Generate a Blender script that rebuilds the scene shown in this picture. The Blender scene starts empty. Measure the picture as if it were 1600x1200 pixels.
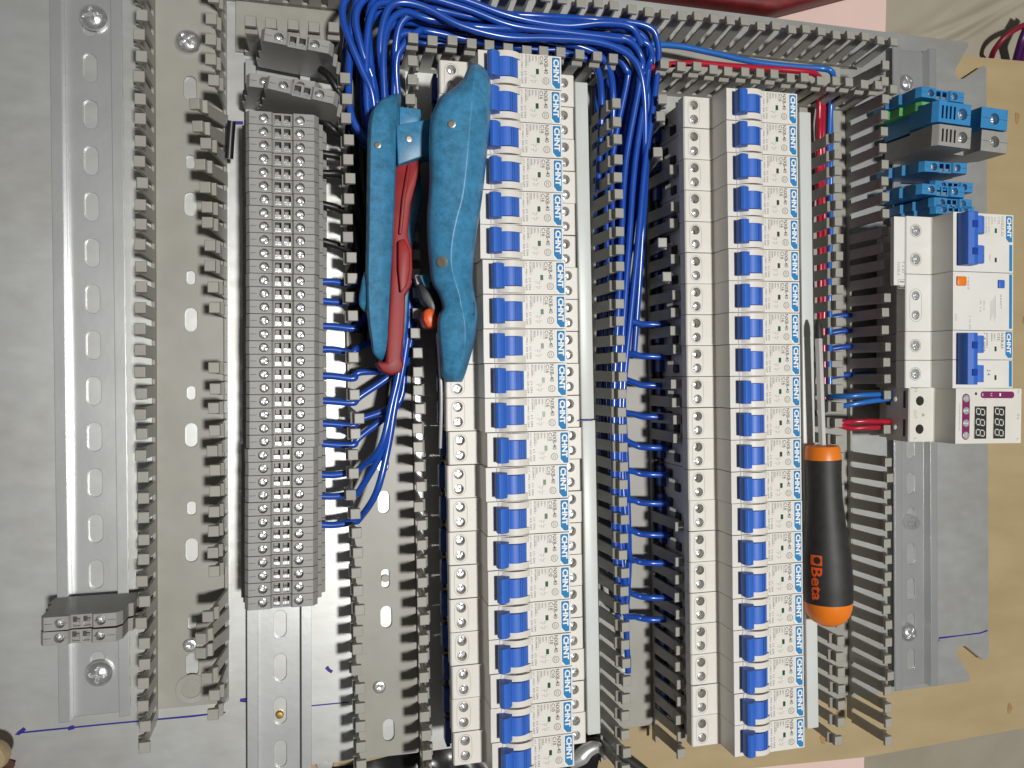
import bpy, bmesh, math, random
from mathutils import Vector, Matrix
random.seed(7)
rnd = random.Random(11)
S = 0.001                                   # everything below is written in millimetres
R_ = math.radians
sc = bpy.context.scene
col = sc.collection

# ------------------------------------------------------------------ camera
FPX, CX, CY, NX, NY, CAMH, CAMX = 1202.0, 800.0, 600.0, 504.5, 590.0, 462.0, 67.3
n_ = Vector((NX-CX, -(NY-CY), -FPX)).normalized()
ex = Vector((1, 0, 0)); ex = (ex-n_*ex.dot(n_)).normalized()
ez = -n_; ey = ez.cross(ex)
CAMR = Matrix((ex, ey, ez))                 # camera space -> world
def U(px, py, z=0.0):
    """photo point at a known height -> world point (mm)"""
    d = CAMR @ Vector((px-CX, -(py-CY), -FPX)); t = (z-CAMH)/d.z
    return Vector((d.x*t+CAMX, d.y*t, z))
cam = bpy.data.cameras.new('camera'); camo = bpy.data.objects.new('camera', cam); col.objects.link(camo)
cam.sensor_width = 36; cam.lens = 36*FPX/1600; cam.clip_start = 0.02; cam.clip_end = 60
camo.matrix_world = Matrix.Translation(Vector((CAMX*S, 0, CAMH*S))) @ CAMR.to_4x4()
sc.camera = camo
# ------------------------------------------------------------------ light
w = bpy.data.worlds.new('World'); sc.world = w; w.use_nodes = True
w.node_tree.nodes['Background'].inputs[0].default_value = (1.0, 0.985, 0.95, 1)
w.node_tree.nodes['Background'].inputs[1].default_value = 0.085
la = bpy.data.lights.new('ceiling_lamp', 'AREA'); la.shape = 'DISK'; la.size = 0.16; la.energy = 42; la.color = (1.0, 0.985, 0.95)
lo = bpy.data.objects.new('ceiling_lamp', la); col.objects.link(lo); lo.location = (0.47, -0.09, 2.15)
sc.view_settings.view_transform = 'Standard'; sc.view_settings.look = 'None'
sc.view_settings.exposure = 0.0; sc.view_settings.gamma = 1.0

# ------------------------------------------------------------------ materials
MATS = {}
def mat(name, c, rough=0.5, metal=0.0, noise=0.0, nscale=60, bump=0.0, bscale=300, bevel=0.0, spec=0.5, stretch=None, coat=0.0, c2=None, dirt=0.0, emis=0):
    if name in MATS: return MATS[name]
    m = bpy.data.materials.new(name); m.use_nodes = True; nt = m.node_tree; N = nt.nodes; L = nt.links
    b = N['Principled BSDF']
    b.inputs['Base Color'].default_value = (*c, 1); b.inputs['Roughness'].default_value = rough
    b.inputs['Metallic'].default_value = metal; b.inputs['Specular IOR Level'].default_value = spec
    b.inputs['Coat Weight'].default_value = coat; b.inputs['Coat Roughness'].default_value = 0.15
    tc = N.new('ShaderNodeTexCoord')
    src = tc.outputs['Object']
    if stretch:
        mp = N.new('ShaderNodeMapping'); mp.inputs['Scale'].default_value = stretch; L.new(src, mp.inputs[0]); src = mp.outputs[0]
    if noise > 0 or c2:
        t = N.new('ShaderNodeTexNoise'); t.inputs['Scale'].default_value = nscale; t.inputs['Detail'].default_value = 5; L.new(src, t.inputs['Vector'])
        r = N.new('ShaderNodeValToRGB'); L.new(t.outputs['Fac'], r.inputs[0])
        a = c2 if c2 else tuple(x*(1-noise) for x in c); d = c if c2 else tuple(min(1, x*(1+noise)) for x in c)
        r.color_ramp.elements[0].position = 0.32; r.color_ramp.elements[1].position = 0.68
        r.color_ramp.elements[0].color = (*a, 1); r.color_ramp.elements[1].color = (*d, 1)
        out = r.outputs[0]
        if dirt > 0:
            t2 = N.new('ShaderNodeTexNoise'); t2.inputs['Scale'].default_value = nscale*0.23; t2.inputs['Detail'].default_value = 8; t2.inputs['Roughness'].default_value = 0.7; L.new(tc.outputs['Object'], t2.inputs['Vector'])
            r2 = N.new('ShaderNodeValToRGB'); L.new(t2.outputs['Fac'], r2.inputs[0]); r2.color_ramp.elements[0].position = 0.35; r2.color_ramp.elements[1].position = 0.6
            v = 1-dirt; r2.color_ramp.elements[0].color = (v, v*0.98, v*0.94, 1); r2.color_ramp.elements[1].color = (1, 1, 1, 1)
            mx = N.new('ShaderNodeMix'); mx.data_type = 'RGBA'; mx.blend_type = 'MULTIPLY'; mx.inputs[0].default_value = 1
            L.new(out, mx.inputs[6]); L.new(r2.outputs[0], mx.inputs[7]); out = mx.outputs[2]
        L.new(out, b.inputs['Base Color'])
        mr = N.new('ShaderNodeMapRange'); mr.inputs[3].default_value = rough*0.94; mr.inputs[4].default_value = min(1, rough*1.08); L.new(t.outputs['Fac'], mr.inputs[0]); L.new(mr.outputs[0], b.inputs['Roughness'])
    nrm = None
    if bevel > 0:
        bv = N.new('ShaderNodeBevel'); bv.samples = 4; bv.inputs['Radius'].default_value = bevel*S; nrm = bv.outputs[0]
    if bump > 0:
        t = N.new('ShaderNodeTexNoise'); t.inputs['Scale'].default_value = bscale; t.inputs['Detail'].default_value = 4; L.new(src, t.inputs['Vector'])
        bp = N.new('ShaderNodeBump'); bp.inputs['Strength'].default_value = bump; bp.inputs['Distance'].default_value = 0.0006; L.new(t.outputs['Fac'], bp.inputs['Height'])
        if nrm: L.new(nrm, bp.inputs['Normal'])
        nrm = bp.outputs[0]
    if nrm: L.new(nrm, b.inputs['Normal'])
    if emis:
        b.inputs['Emission Color'].default_value = (*c, 1); b.inputs['Emission Strength'].default_value = emis
    MATS[name] = m; return m
M_galv = mat('galvanised steel', (0.57, 0.58, 0.575), 0.40, 0.72, noise=0.025, nscale=60, bump=0.03, bscale=140, stretch=(1, 2, 1), dirt=0.10)
M_zinc = mat('zinc plated rail', (0.64, 0.655, 0.65), 0.33, 0.78, noise=0.03, nscale=30, bevel=0.5, bump=0.05, bscale=250)
M_screw = mat('polished zinc screw', (0.82, 0.83, 0.84), 0.25, 0.85, noise=0.1, nscale=600, bump=0.2, bscale=700)
M_duct = mat('grey duct plastic', (0.36, 0.353, 0.32), 0.42, noise=0.06, nscale=35, bevel=0.4, bump=0.04, bscale=300, dirt=0.12)
M_white = mat('off white breaker plastic', (0.735, 0.71, 0.665), 0.46, noise=0.025, nscale=90, bevel=0.45, bump=0.03, bscale=900, dirt=0.05)
M_white2 = mat('cooler white plastic', (0.74, 0.73, 0.70), 0.38, noise=0.02, nscale=90, bevel=0.45, dirt=0.04)
M_cover = mat('busbar cover plastic', (0.62, 0.655, 0.645), 0.38, noise=0.02, nscale=40, bevel=0.5, dirt=0.05)
M_tog = mat('blue toggle plastic', (0.03, 0.135, 0.56), 0.46, noise=0.05, nscale=200, bevel=0.5, bump=0.02, bscale=900)
M_tag = mat('blue brand print', (0.022, 0.21, 0.47), 0.62, spec=0.25)
M_wprint = mat('white print', (0.85, 0.85, 0.83), 0.5)
M_ink = mat('grey ink', (0.07, 0.068, 0.066), 0.6)
M_ink2 = mat('pale grey ink', (0.33, 0.32, 0.30), 0.6)
M_green = mat('dark green window', (0.012, 0.085, 0.035), 0.25)
M_wireb = mat('blue wire insulation', (0.012, 0.075, 0.42), 0.27, noise=0.08, nscale=90, coat=0.25)
M_wirelb = mat('light blue wire insulation', (0.02, 0.14, 0.50), 0.3, noise=0.06, nscale=90, coat=0.2)
M_wirek = mat('black wire insulation', (0.012, 0.012, 0.012), 0.4)
M_wirer = mat('red wire insulation', (0.42, 0.012, 0.035), 0.3, noise=0.06, nscale=90, coat=0.2)
M_term = mat('grey terminal plastic', (0.315, 0.31, 0.295), 0.45, noise=0.05, nscale=200, bevel=0.35, bump=0.03, bscale=800, dirt=0.08)
M_termb = mat('blue terminal plastic', (0.035, 0.235, 0.52), 0.42, noise=0.05, nscale=120, bevel=0.35, dirt=0.06)
M_termg = mat('green terminal plastic', (0.10, 0.42, 0.13), 0.45, noise=0.05, nscale=120, bevel=0.35)
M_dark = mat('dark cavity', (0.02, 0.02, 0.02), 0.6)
M_black = mat('black plastic', (0.015, 0.015, 0.016), 0.35, bevel=0.3)
M_comb = mat('navy busbar plastic', (0.012, 0.05, 0.30), 0.3, noise=0.05, nscale=150)
M_tool = mat('worn blue tool plastic', (0.06, 0.28, 0.50), 0.40, nscale=750, c2=(0.048, 0.235, 0.44), bump=0.07, bscale=1500, dirt=0.35)
M_toolred = mat('red tool plastic', (0.33, 0.012, 0.014), 0.5, noise=0.12, nscale=90, bump=0.05, bscale=600, dirt=0.25)
M_orange = mat('orange plastic', (0.80, 0.20, 0.012), 0.38, noise=0.05, nscale=100, bump=0.03, bscale=600)
M_or2 = mat('orange red plastic', (0.75, 0.10, 0.012), 0.4)
M_rubber = mat('black rubber', (0.022, 0.022, 0.022), 0.55, noise=0.2, nscale=250, bump=0.12, bscale=1500)
M_rivet = mat('dull rivet', (0.45, 0.43, 0.38), 0.4, 0.8, noise=0.1, nscale=500)
M_steel = mat('bright steel', (0.74, 0.74, 0.73), 0.30, 0.6, bump=0.05, bscale=400, stretch=(1, 1, 0.1))
M_wood = mat('yellow plywood', (0.42, 0.325, 0.18), 0.6, nscale=14, c2=(0.375, 0.285, 0.15), stretch=(1, 4, 1), bump=0.1, bscale=150, dirt=0.12)
M_wedge = mat('plywood edge', (0.33, 0.20, 0.075), 0.7, noise=0.25, nscale=60, stretch=(1, 1, 14))
M_pink = mat('pink foam sheet', (0.70, 0.52, 0.47), 0.75, noise=0.02, nscale=40, bump=0.05, bscale=400)
M_floor = mat('drab floor', (0.31, 0.28, 0.22), 0.6, noise=0.10, nscale=18, bump=0.2, bscale=60, dirt=0.15)
M_film = mat('tan plastic film', (0.35, 0.315, 0.245), 0.5, noise=0.05, nscale=20, bump=0.06, bscale=40)
M_dred = mat('dark red case', (0.16, 0.016, 0.018), 0.5, noise=0.2, nscale=120, bump=0.2, bscale=300, bevel=1.5)
M_pen = mat('blue marker ink', (0.012, 0.01, 0.22), 0.5)
M_purple = mat('purple print', (0.19, 0.018, 0.10), 0.4)
M_disp = mat('dark display', (0.035, 0.037, 0.035), 0.2)
M_seg = mat('pale display segment', (0.55, 0.55, 0.52), 0.35)
M_grey = mat('grey button', (0.34, 0.33, 0.36), 0.35)
M_tan = mat('tan handle', (0.36, 0.27, 0.15), 0.55, noise=0.12, nscale=200)
M_brown = mat('dark brown side', (0.16, 0.045, 0.012), 0.5, noise=0.3, nscale=150)
M_bag = mat('black plastic bag', (0.012, 0.012, 0.013), 0.28, bump=0.5, bscale=60)
M_pcab = mat('purple cable', (0.06, 0.012, 0.09), 0.4)
M_brass = mat('brass', (0.55, 0.36, 0.10), 0.35, 1.0)

# ------------------------------------------------------------------ mesh helpers
def mk(name, bm, smooth=None):
    bmesh.ops.recalc_face_normals(bm, faces=bm.faces)
    for v in bm.verts: v.co *= S
    me = bpy.data.meshes.new(name); bm.to_mesh(me); bm.free()
    if smooth:
        for p in me.polygons: p.use_smooth = True
        if smooth is not True: me.set_sharp_from_angle(angle=R_(smooth))
    return me
DZ = 0.0                                    # breakers and devices are drawn 15 mm high, then lowered
def ob(name, me, m=None, parent=None, loc=(0, 0, 0), rot=(0, 0, 0)):
    if m is not None and len(me.materials) == 0: me.materials.append(m)
    o = bpy.data.objects.new(name, me); col.objects.link(o); o.parent = parent
    if DZ and parent is not None and parent.data is None: loc = Vector(loc)+Vector((0, 0, DZ))
    o.location = Vector(loc)*S; o.rotation_euler = rot
    return o
def tag(o, label=None, cat=None, group=None, kind=None):
    if label: o['label'] = label
    if cat: o['category'] = cat
    if group: o['group'] = group
    if kind: o['kind'] = kind
    return o
def empty(name, loc, label, cat, group=None, rz=0.0, rx=0.0, ry=0.0):
    o = bpy.data.objects.new(name, None); col.objects.link(o); o.empty_display_size = 0.01
    o.location = Vector(loc)*S; o.rotation_euler = (rx, ry, rz); return tag(o, label, cat, group)
def copy_tree(o, parent=None):
    c = o.copy(); col.objects.link(c); c.parent = parent
    for ch in list(o.children): copy_tree(ch, c)
    return c
def box(bm, x0, x1, y0, y1, z0, z1):
    v = [bm.verts.new(p) for p in ((x0, y0, z0), (x1, y0, z0), (x1, y1, z0), (x0, y1, z0), (x0, y0, z1), (x1, y0, z1), (x1, y1, z1), (x0, y1, z1))]
    for f in ((0, 3, 2, 1), (4, 5, 6, 7), (0, 1, 5, 4), (1, 2, 6, 5), (2, 3, 7, 6), (3, 0, 4, 7)): bm.faces.new([v[i] for i in f])
def boxm(name, *a):
    bm = bmesh.new(); box(bm, *a); return mk(name, bm)
def bevbox(name, x0, x1, y0, y1, z0, z1, r=0.6, seg=2):
    bm = bmesh.new(); box(bm, x0, x1, y0, y1, z0, z1)
    bmesh.ops.bevel(bm, geom=bm.edges[:], offset=r, segments=seg, affect='EDGES', profile=0.5)
    return mk(name, bm, 40)
def circ(cx, cy, r, n=20, a0=0.0): return [(cx+r*math.cos(a0+2*math.pi*i/n), cy+r*math.sin(a0+2*math.pi*i/n)) for i in range(n)]
def stad(cx, cy, w, h, n=8):
    """stadium slot w wide (x) and h long (y)"""
    r = w/2; d = h/2-r; p = []
    for i in range(n+1): a = math.pi*i/n; p.append((cx+r*math.cos(a), cy+d+r*math.sin(a)))
    for i in range(n+1): a = math.pi+math.pi*i/n; p.append((cx+r*math.cos(a), cy-d+r*math.sin(a)))
    return p
def rect(x0, x1, y0, y1): return [(x0, y0), (x1, y0), (x1, y1), (x0, y1)]
def rrect(x0, x1, y0, y1, r, n=4):
    p = []
    for cx, cy, a in ((x1-r, y1-r, 0), (x0+r, y1-r, 90), (x0+r, y0+r, 180), (x1-r, y0+r, 270)):
        for i in range(n+1): t = R_(a+90*i/n); p.append((cx+r*math.cos(t), cy+r*math.sin(t)))
    return p
def loop(bm, pts, z): return [bm.verts.new((p[0], p[1], z)) for p in pts]
def ring_edges(bm, vs): return [bm.edges.new((vs[i], vs[(i+1) % len(vs)])) for i in range(len(vs))]
def fill(bm, loops):
    es = []
    for vs in loops: es += ring_edges(bm, vs)
    bmesh.ops.triangle_fill(bm, use_beauty=True, use_dissolve=False, edges=es, normal=(0, 0, 1))
def bridge(bm, a, b):
    n = len(a)
    for i in range(n): bm.faces.new((a[i], a[(i+1) % n], b[(i+1) % n], b[i]))
def slab(name, outer, holes, z0, z1, smooth=None):
    """plate with through holes"""
    bm = bmesh.new()
    T = [loop(bm, outer, z1)]+[loop(bm, h, z1) for h in holes]
    B = [loop(bm, outer, z0)]+[loop(bm, h, z0) for h in holes]
    fill(bm, T); fill(bm, B)
    for a, b in zip(T, B): bridge(bm, a, b)
    return mk(name, bm, smooth)
def poly(bm, pts, z0, z1):
    a = loop(bm, pts, z0); b = loop(bm, pts, z1); bridge(bm, a, b); bm.faces.new(b); bm.faces.new(a[::-1])
def extr(name, prof, y0, y1, holes=(), smooth=None, bev=0.0):
    """extrude an (x,z) outline along y; holes = [(edge index, [(x,y) loop], depth)] sunk into horizontal edges"""
    bm = bmesh.new(); n = len(prof)
    A = [bm.verts.new((x, y0, z)) for x, z in prof]; B = [bm.verts.new((x, y1, z)) for x, z in prof]
    he = {}
    for e, lp, d in holes: he.setdefault(e, []).append((lp, d))
    for i in range(n):
        j = (i+1) % n
        if i in he:
            z = prof[i][1]; out = [A[i], A[j], B[j], B[i]]; loops = []; deep = []
            for lp, d in he[i]:
                t = loop(bm, lp, z); loops.append(t); deep.append((t, lp, d))
            es = []
            for vs in [out]+loops:
                for k in range(len(vs)):
                    a, b = vs[k], vs[(k+1) % len(vs)]
                    ed = bm.edges.get((a, b)) or bm.edges.new((a, b)); es.append(ed)
            bmesh.ops.triangle_fill(bm, use_beauty=True, use_dissolve=False, edges=es, normal=(0, 0, 1))
            for t, lp, d in deep:
                b = loop(bm, lp, z-d); bridge(bm, t, b); bm.faces.new(b)
        else: bm.faces.new((A[i], A[j], B[j], B[i]))
    bm.faces.new(A[::-1]); bm.faces.new(B)
    return mk(name, bm, smooth)
def lathe(name, prof, n=32, smooth=35):
    """prof = [(r,z)] spun about z"""
    bm = bmesh.new(); rings = []
    for r, z in prof:
        if r < 1e-6: rings.append([bm.verts.new((0, 0, z))])
        else: rings.append([bm.verts.new((r*math.cos(2*math.pi*i/n), r*math.sin(2*math.pi*i/n), z)) for i in range(n)])
    for a, b in zip(rings, rings[1:]):
        if len(a) == 1 and len(b) == 1: continue
        for i in range(n):
            j = (i+1) % n
            if len(a) == 1: bm.faces.new((a[0], b[j], b[i]))
            elif len(b) == 1: bm.faces.new((a[i], a[j], b[0]))
            else: bm.faces.new((a[i], a[j], b[j], b[i]))
    return mk(name, bm, smooth)
def cr(pts, per=8):
    P = [Vector(p) for p in pts]; P = [P[0]*2-P[1]]+P+[P[-1]*2-P[-2]]; out = []
    for i in range(1, len(P)-2):
        p0, p1, p2, p3 = P[i-1:i+3]
        for k in range(per):
            t = k/per; out.append(0.5*((2*p1)+(p2-p0)*t+(2*p0-5*p1+4*p2-p3)*t*t+(3*p1-p0-3*p2+p3)*t**3))
    out.append(P[-2]); return out
def tube(name, pts, r, n=10, per=8, caps=True):
    Q = cr(pts, per) if per else [Vector(p) for p in pts]; bm = bmesh.new(); rings = []; up = None
    for i, p in enumerate(Q):
        t = (Q[min(i+1, len(Q)-1)]-Q[max(i-1, 0)])
        t = t.normalized() if t.length > 1e-6 else Vector((0, 1, 0))
        if up is None:
            up = Vector((0, 0, 1)) if abs(t.z) < 0.9 else Vector((1, 0, 0))
        s = t.cross(up).normalized(); up = s.cross(t).normalized()
        rr = r(i/(len(Q)-1)) if callable(r) else r
        rings.append([bm.verts.new(p+s*(rr*math.cos(2*math.pi*k/n))+up*(rr*math.sin(2*math.pi*k/n))) for k in range(n)])
    for a, b in zip(rings, rings[1:]): bridge(bm, a, b)
    if caps: bm.faces.new(rings[0]); bm.faces.new(rings[-1][::-1])
    return mk(name, bm, 50)
def loft(name, secs, smooth=50, closed_ends=True):
    bm = bmesh.new(); rings = [[bm.verts.new(p) for p in s] for s in secs]
    for a, b in zip(rings, rings[1:]): bridge(bm, a, b)
    if closed_ends: bm.faces.new(rings[0]); bm.faces.new(rings[-1][::-1])
    return mk(name, bm, smooth)
def head(name, R, h, plus=0.0, dome=True, n=48, rings=16, deep=1.0, w=0.16, sl=0.62):
    """screw head with a sunk cross"""
    bm = bmesh.new(); rr = [bm.verts.new((0, 0, (h if dome else h)-(deep if plus else 0)))]; prev = None
    for k in range(1, rings+1):
        r = R*k/rings; cur = []
        for i in range(n):
            a = 2*math.pi*i/n; x, y = r*math.cos(a), r*math.sin(a)
            z = h*math.sqrt(max(0, 1-(r/R)**2*0.97)) if dome else h*(1-0.25*(r/R)**6)
            if plus and r < R*sl and (abs(x) < R*w or abs(y) < R*w): z -= deep*(1-0.4*r/(R*sl))
            cur.append(bm.verts.new((x, y, z)))
        if prev is None:
            for i in range(n): bm.faces.new((rr[0], cur[i], cur[(i+1) % n]))
        else: bridge(bm, prev, cur)
        prev = cur
    low = [bm.verts.new((v.co.x, v.co.y, -0.4)) for v in prev]; bridge(bm, prev, low); bm.faces.new(low)
    return mk(name, bm, 40)
_tx = {}
def text_pts(s, size, bold=0.0, sx=1.0):
    k = (s, size, bold, sx)
    if k in _tx: return _tx[k]
    cu = bpy.data.curves.new('t', 'FONT'); cu.body = s; cu.size = size; cu.offset = bold; cu.resolution_u = 2; cu.align_x = 'LEFT'; cu.align_y = 'BOTTOM_BASELINE' if False else 'TOP_BASELINE'
    o = bpy.data.objects.new('t', cu); col.objects.link(o)
    bpy.context.view_layer.update()
    me = bpy.data.meshes.new_from_object(o.evaluated_get(bpy.context.evaluated_depsgraph_get()))
    vs = [(v.co.x*sx, v.co.y) for v in me.vertices]; fs = [tuple(p.vertices) for p in me.polygons]
    bpy.data.objects.remove(o); bpy.data.curves.remove(cu); bpy.data.meshes.remove(me)
    _tx[k] = (vs, fs); return vs, fs
def put_text(bm, s, x, y, z, size, length=None, bold=0.0, sx=1.0):
    """text running towards -y with its letter tops towards +x: x = baseline, y = where it starts; length fits it"""
    vs, fs = text_pts(s, size, bold, sx)
    if not vs: return
    x0 = min(v[0] for v in vs); x1 = max(v[0] for v in vs); y0 = min(v[1] for v in vs)
    k = (length/(x1-x0)) if length else 1.0
    V = [bm.verts.new((x+(b-y0), y-(a-x0)*k, z)) for a, b in vs]
    for f in fs:
        try: bm.faces.new([V[i] for i in f])
        except ValueError: pass
def flatrect(bm, x0, x1, y0, y1, z):
    bm.faces.new([bm.verts.new(p) for p in ((x0, y0, z), (x1, y0, z), (x1, y1, z), (x0, y1, z))])
def ringflat(bm, cx, cy, r0, r1, z, n=20):
    a = loop(bm, circ(cx, cy, r0, n), z); b = loop(bm, circ(cx, cy, r1, n), z); bridge(bm, a, b)
ONES = ['', 'first', 'second', 'third', 'fourth', 'fifth', 'sixth', 'seventh', 'eighth', 'ninth', 'tenth', 'eleventh', 'twelfth', 'thirteenth', 'fourteenth', 'fifteenth', 'sixteenth', 'seventeenth', 'eighteenth', 'nineteenth']
def nth(i):
    if i < 20: return ONES[i]
    t = {2: ('twentieth', 'twenty'), 3: ('thirtieth', 'thirty'), 4: ('fortieth', 'forty')}[i//10]
    return t[0] if i % 10 == 0 else t[1]+'-'+ONES[i % 10]
def mkflat(name, bm):
    bmesh.ops.recalc_face_normals(bm, faces=bm.faces)
    for f in bm.faces:
        if f.normal.z < 0: f.normal_flip()
    for v in bm.verts: v.co *= S
    me = bpy.data.meshes.new(name); bm.to_mesh(me); bm.free(); return me

# ================================================================== SETTING
o = ob('floor', boxm('floor', -1500, 2500, -1500, 1500, -60, -32), M_floor); tag(o, kind='structure')
o = ob('pink_sheet', slab('pink_sheet', [(-400, -380), (455, -380), (457, -285), (465, 10), (474, 290), (478, 420), (-400, 420)], [], -32, -28), M_pink)
tag(o, 'pale pink foam sheet lying under the plywood board', 'foam sheet')
bz = -6.0
a, b_, c_ = U(1050, 1208, bz), U(1352, 1183, bz), U(1640, 1130, bz)
d_, e_ = U(1640, 99, bz), U(1490, 86, bz)
brd = empty('plywood_board', (300, 0, -28), 'yellow plywood board under the steel plate with dark knots along its edge', 'board')
me = slab('board_panel', [(-40, -250), (a.x, a.y-2), (b_.x, b_.y), (c_.x, c_.y), (d_.x, d_.y), (e_.x, e_.y), (100, 236), (-40, 236)], [], -28, bz)
me.materials.append(M_wood); me.materials.append(M_wedge)
for p in me.polygons:
    if abs(p.normal.z) < 0.5: p.material_index = 1
pnl = ob('board_panel', me, None, brd, (-300, 0, 28))
for px, py, r in ((1589, 184, 3.2), (1578, 1107, 3.0), (1286, 1155, 3.0), (1600, 500, 2)):
    p = U(px, py, bz); bm = bmesh.new()
    vs = [bm.verts.new((p.x+r*math.cos(t)*(0.5+0.5*rnd.random()), p.y+1.6*r*math.sin(t)*(0.5+0.5*rnd.random()), bz+0.25)) for t in [2*math.pi*i/11 for i in range(11)]]
    bm.faces.new(vs); ob('knot', mkflat('knot', bm), M_wedge, brd, (-300, 0, 28))

# steel mounting plate with notched right corners
tr = [U(*p) for p in ((1512, 66), (1513, 72), (1493, 108), (1492, 116), (1498, 123), (1506, 123), (1536, 103), (1540, 104), (1541, 108))]
br = [U(*p) for p in ((1545, 1024), (1541, 1031), (1536, 1031), (1510, 1010), (1499, 1009), (1495, 1016), (1498, 1028), (1516, 1058), (1514, 1065))]
outl = [(-260, 242)]+[(p.x, p.y) for p in tr]+[(p.x, p.y) for p in br]+[(461, -222), (300, -223.5), (118, -226), (65, -226), (-260, -226)]
o = ob('mounting_plate', slab('mounting_plate', outl, [], -4.0, 0), M_galv)
tag(o, 'galvanised steel mounting plate with notched corners, carrying the whole assembly', 'mounting plate')
PLATE = o

# ================================================================== DIN RAILS
def rail(label, cx, ytop, ybot, rot, slot0, scx=0.0, holes=True, depth=7.5):
    t = empty('mounting_rail', (cx, 0, 0), label, 'mounting rail', 'slotted mounting rails', rz=rot)
    th = 1.1
    prof = [(-17.5, depth-th), (-13.2, depth-th), (-13.2, 0.1), (13.2, 0.1), (13.2, depth-th), (17.5, depth-th), (17.5, depth), (12.0, depth), (12.0, 0.1+th), (-12.0, 0.1+th), (-12.0, depth), (-17.5, depth)]
    hs = []
    if holes:
        y = slot0
        while y > ybot-30: 
            if ybot+8 < y < ytop-8: hs.append((9-1+0, stad(scx, y, 6.9, 15.6), 1.05))
            y -= 25
        y = slot0+25
        while y < ytop-8: hs.append((8, stad(scx, y, 6.9, 15.6), 1.05)); y += 25
    # floor edge running from (12,1.2) to (-12,1.2) is edge 8
    me = extr('rail_channel', prof, ybot, ytop, [(8, h[1], 1.05) for h in hs]); me.materials.append(M_zinc); me.materials.append(M_galv)
    for p in me.polygons:
        if abs(p.normal.z) > 0.9 and 0.00012 < p.center.z < 0.0003: p.material_index = 1      # plate seen through the slots
    ob('rail_channel', me, None, t)
    return t
R1 = rail('slotted mounting rail at the far left holding only two grey terminal blocks', -53.7, 300, -184, R_(0.42), 167.7)
R2 = rail('slotted mounting rail under the long stack of grey terminal blocks', 43.1, 178, -260, 0.0, 133.2)
R3 = rail('mounting rail beneath the left row of circuit breakers', 170, 178, -216, R_(1.06), 150, holes=False, depth=12)
R4 = rail('mounting rail beneath the middle row of circuit breakers', 312, 178, -216, R_(1.0), 150, holes=False, depth=12)
R5 = rail('slotted mounting rail at the far right under the blue terminals and metering devices', 469.5, 230, -218, R_(0.5), 225.2, scx=0.8)

# ================================================================== WIRE DUCTS
def finger_mesh():
    secs = []
    def s(z, hw, xo, xi): secs.append([(xi, -hw, z), (xo, -hw, z), (xo, hw, z), (xi, hw, z)])
    s(-3.6, 4.1, 0, -1.4); s(-2.4, 3.35, 0, -1.4); s(12.6, 3.25, 0, -1.4); s(13.3, 2.9, 0, -1.4); s(14.0, 3.25, 0, -1.4)
    s(21.5, 3.25, 0, -1.4); s(23.5, 3.3, 2.0, -1.2); s(25.2, 3.3, 2.0, -1.0); s(26.6, 3.1, 0.1, -1.6); s(29.2, 3.0, 0.0, -1.8); s(29.6, 2.9, 0.7, -4.6); s(31.2, 2.75, 0.6, -4.7)
    s(31.4, 2.45, 0.3, -4.4)
    return loft('finger', secs, smooth=None)
FM = finger_mesh(); FM.materials.append(M_duct)
PITCH = 10.58
def duct(label, p0, p1, walls, floor0, floor1, slots, width=40.0):
    """p0 -> p1 runs along the floor's centre line (mm); local y = along, local x = across"""
    p0 = Vector(p0); p1 = Vector(p1); d = (p1-p0); L = d.length; ang = math.atan2(-d.x, d.y)
    t = empty('wire_duct', (p0.x, p0.y, 0.3), label, 'wire duct', 'slotted grey wire ducts', rz=ang)
    hw = width/2
    fl = slab('duct_floor', rect(-hw+1.5, hw-1.5, floor0, floor1), slots, 0, 1.6); ob('duct_floor', fl, M_duct, t)
    for side, segs, lean, phase, bends, gone in walls:
        for s0, s1 in segs:
            bm = bmesh.new(); x1 = side*hw; x0 = side*(hw-1.4)
            box(bm, min(x0, x1), max(x0, x1), s0, s1, 0, 5.2); ob('duct_wall', mk('duct_wall', bm), M_duct, t)
        k = 0; y = phase
        smax = max(s[1] for s in segs)
        while y < smax+6:
            if any(s0+1 < y < s1+6 for s0, s1 in segs) and k not in gone:
                be = bends.get(k, (0, 0))
                f = ob('finger', FM, None, t, (side*hw, y, 8.6), (R_(be[1]+rnd.uniform(-1.2, 1.2)), R_((lean+be[0]+rnd.uniform(-1.8, 1.8))*1), 0))
                if side < 0:   # mirrored wall: turn the finger round, its lean keeps pointing outwards
                    f.rotation_euler = (R_(-be[1]+rnd.uniform(-1.2, 1.2)), R_(lean+be[0]+rnd.uniform(-1.8, 1.8)), math.pi)
            y += PITCH; k += 1
    return t
LS = lambda y: stad(0, y, 6.8, 13.4)
SS = lambda y: rrect(-2.4, 2.4, y-3.8, y+3.8, 2.0)
# duct at the left
sl = []
y = 160+200; 
for k in range(6):
    yy = U(295, 137, 2).y+190-64.5*k; sl.append(LS(yy))
    if k < 5: sl.append(SS(yy-41))
D1 = duct('grey slotted wire duct between the left rail and the grey terminal stack', (-4.2, -190), (-4.2, 260),
     [(-1, [(0, 440)], 0.0, 2.6, {}, set()),
      (1, [(8, 440)], -1.0, 4.5, {0: (-2, 2), 3: (-8, 3), 4: (-15, -2), 5: (-12, 4), 6: (-5, 3), 24: (-4, 0), 23: (-2, 0), 26: (-7, 4), 27: (-9, 3), 28: (-13, 2), 29: (-8, 2), 30: (-14, 4), 31: (-17, 4), 25: (-6, -2)}, {19, 20, 7})],
     6, 445, sl, width=38.6)
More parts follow.
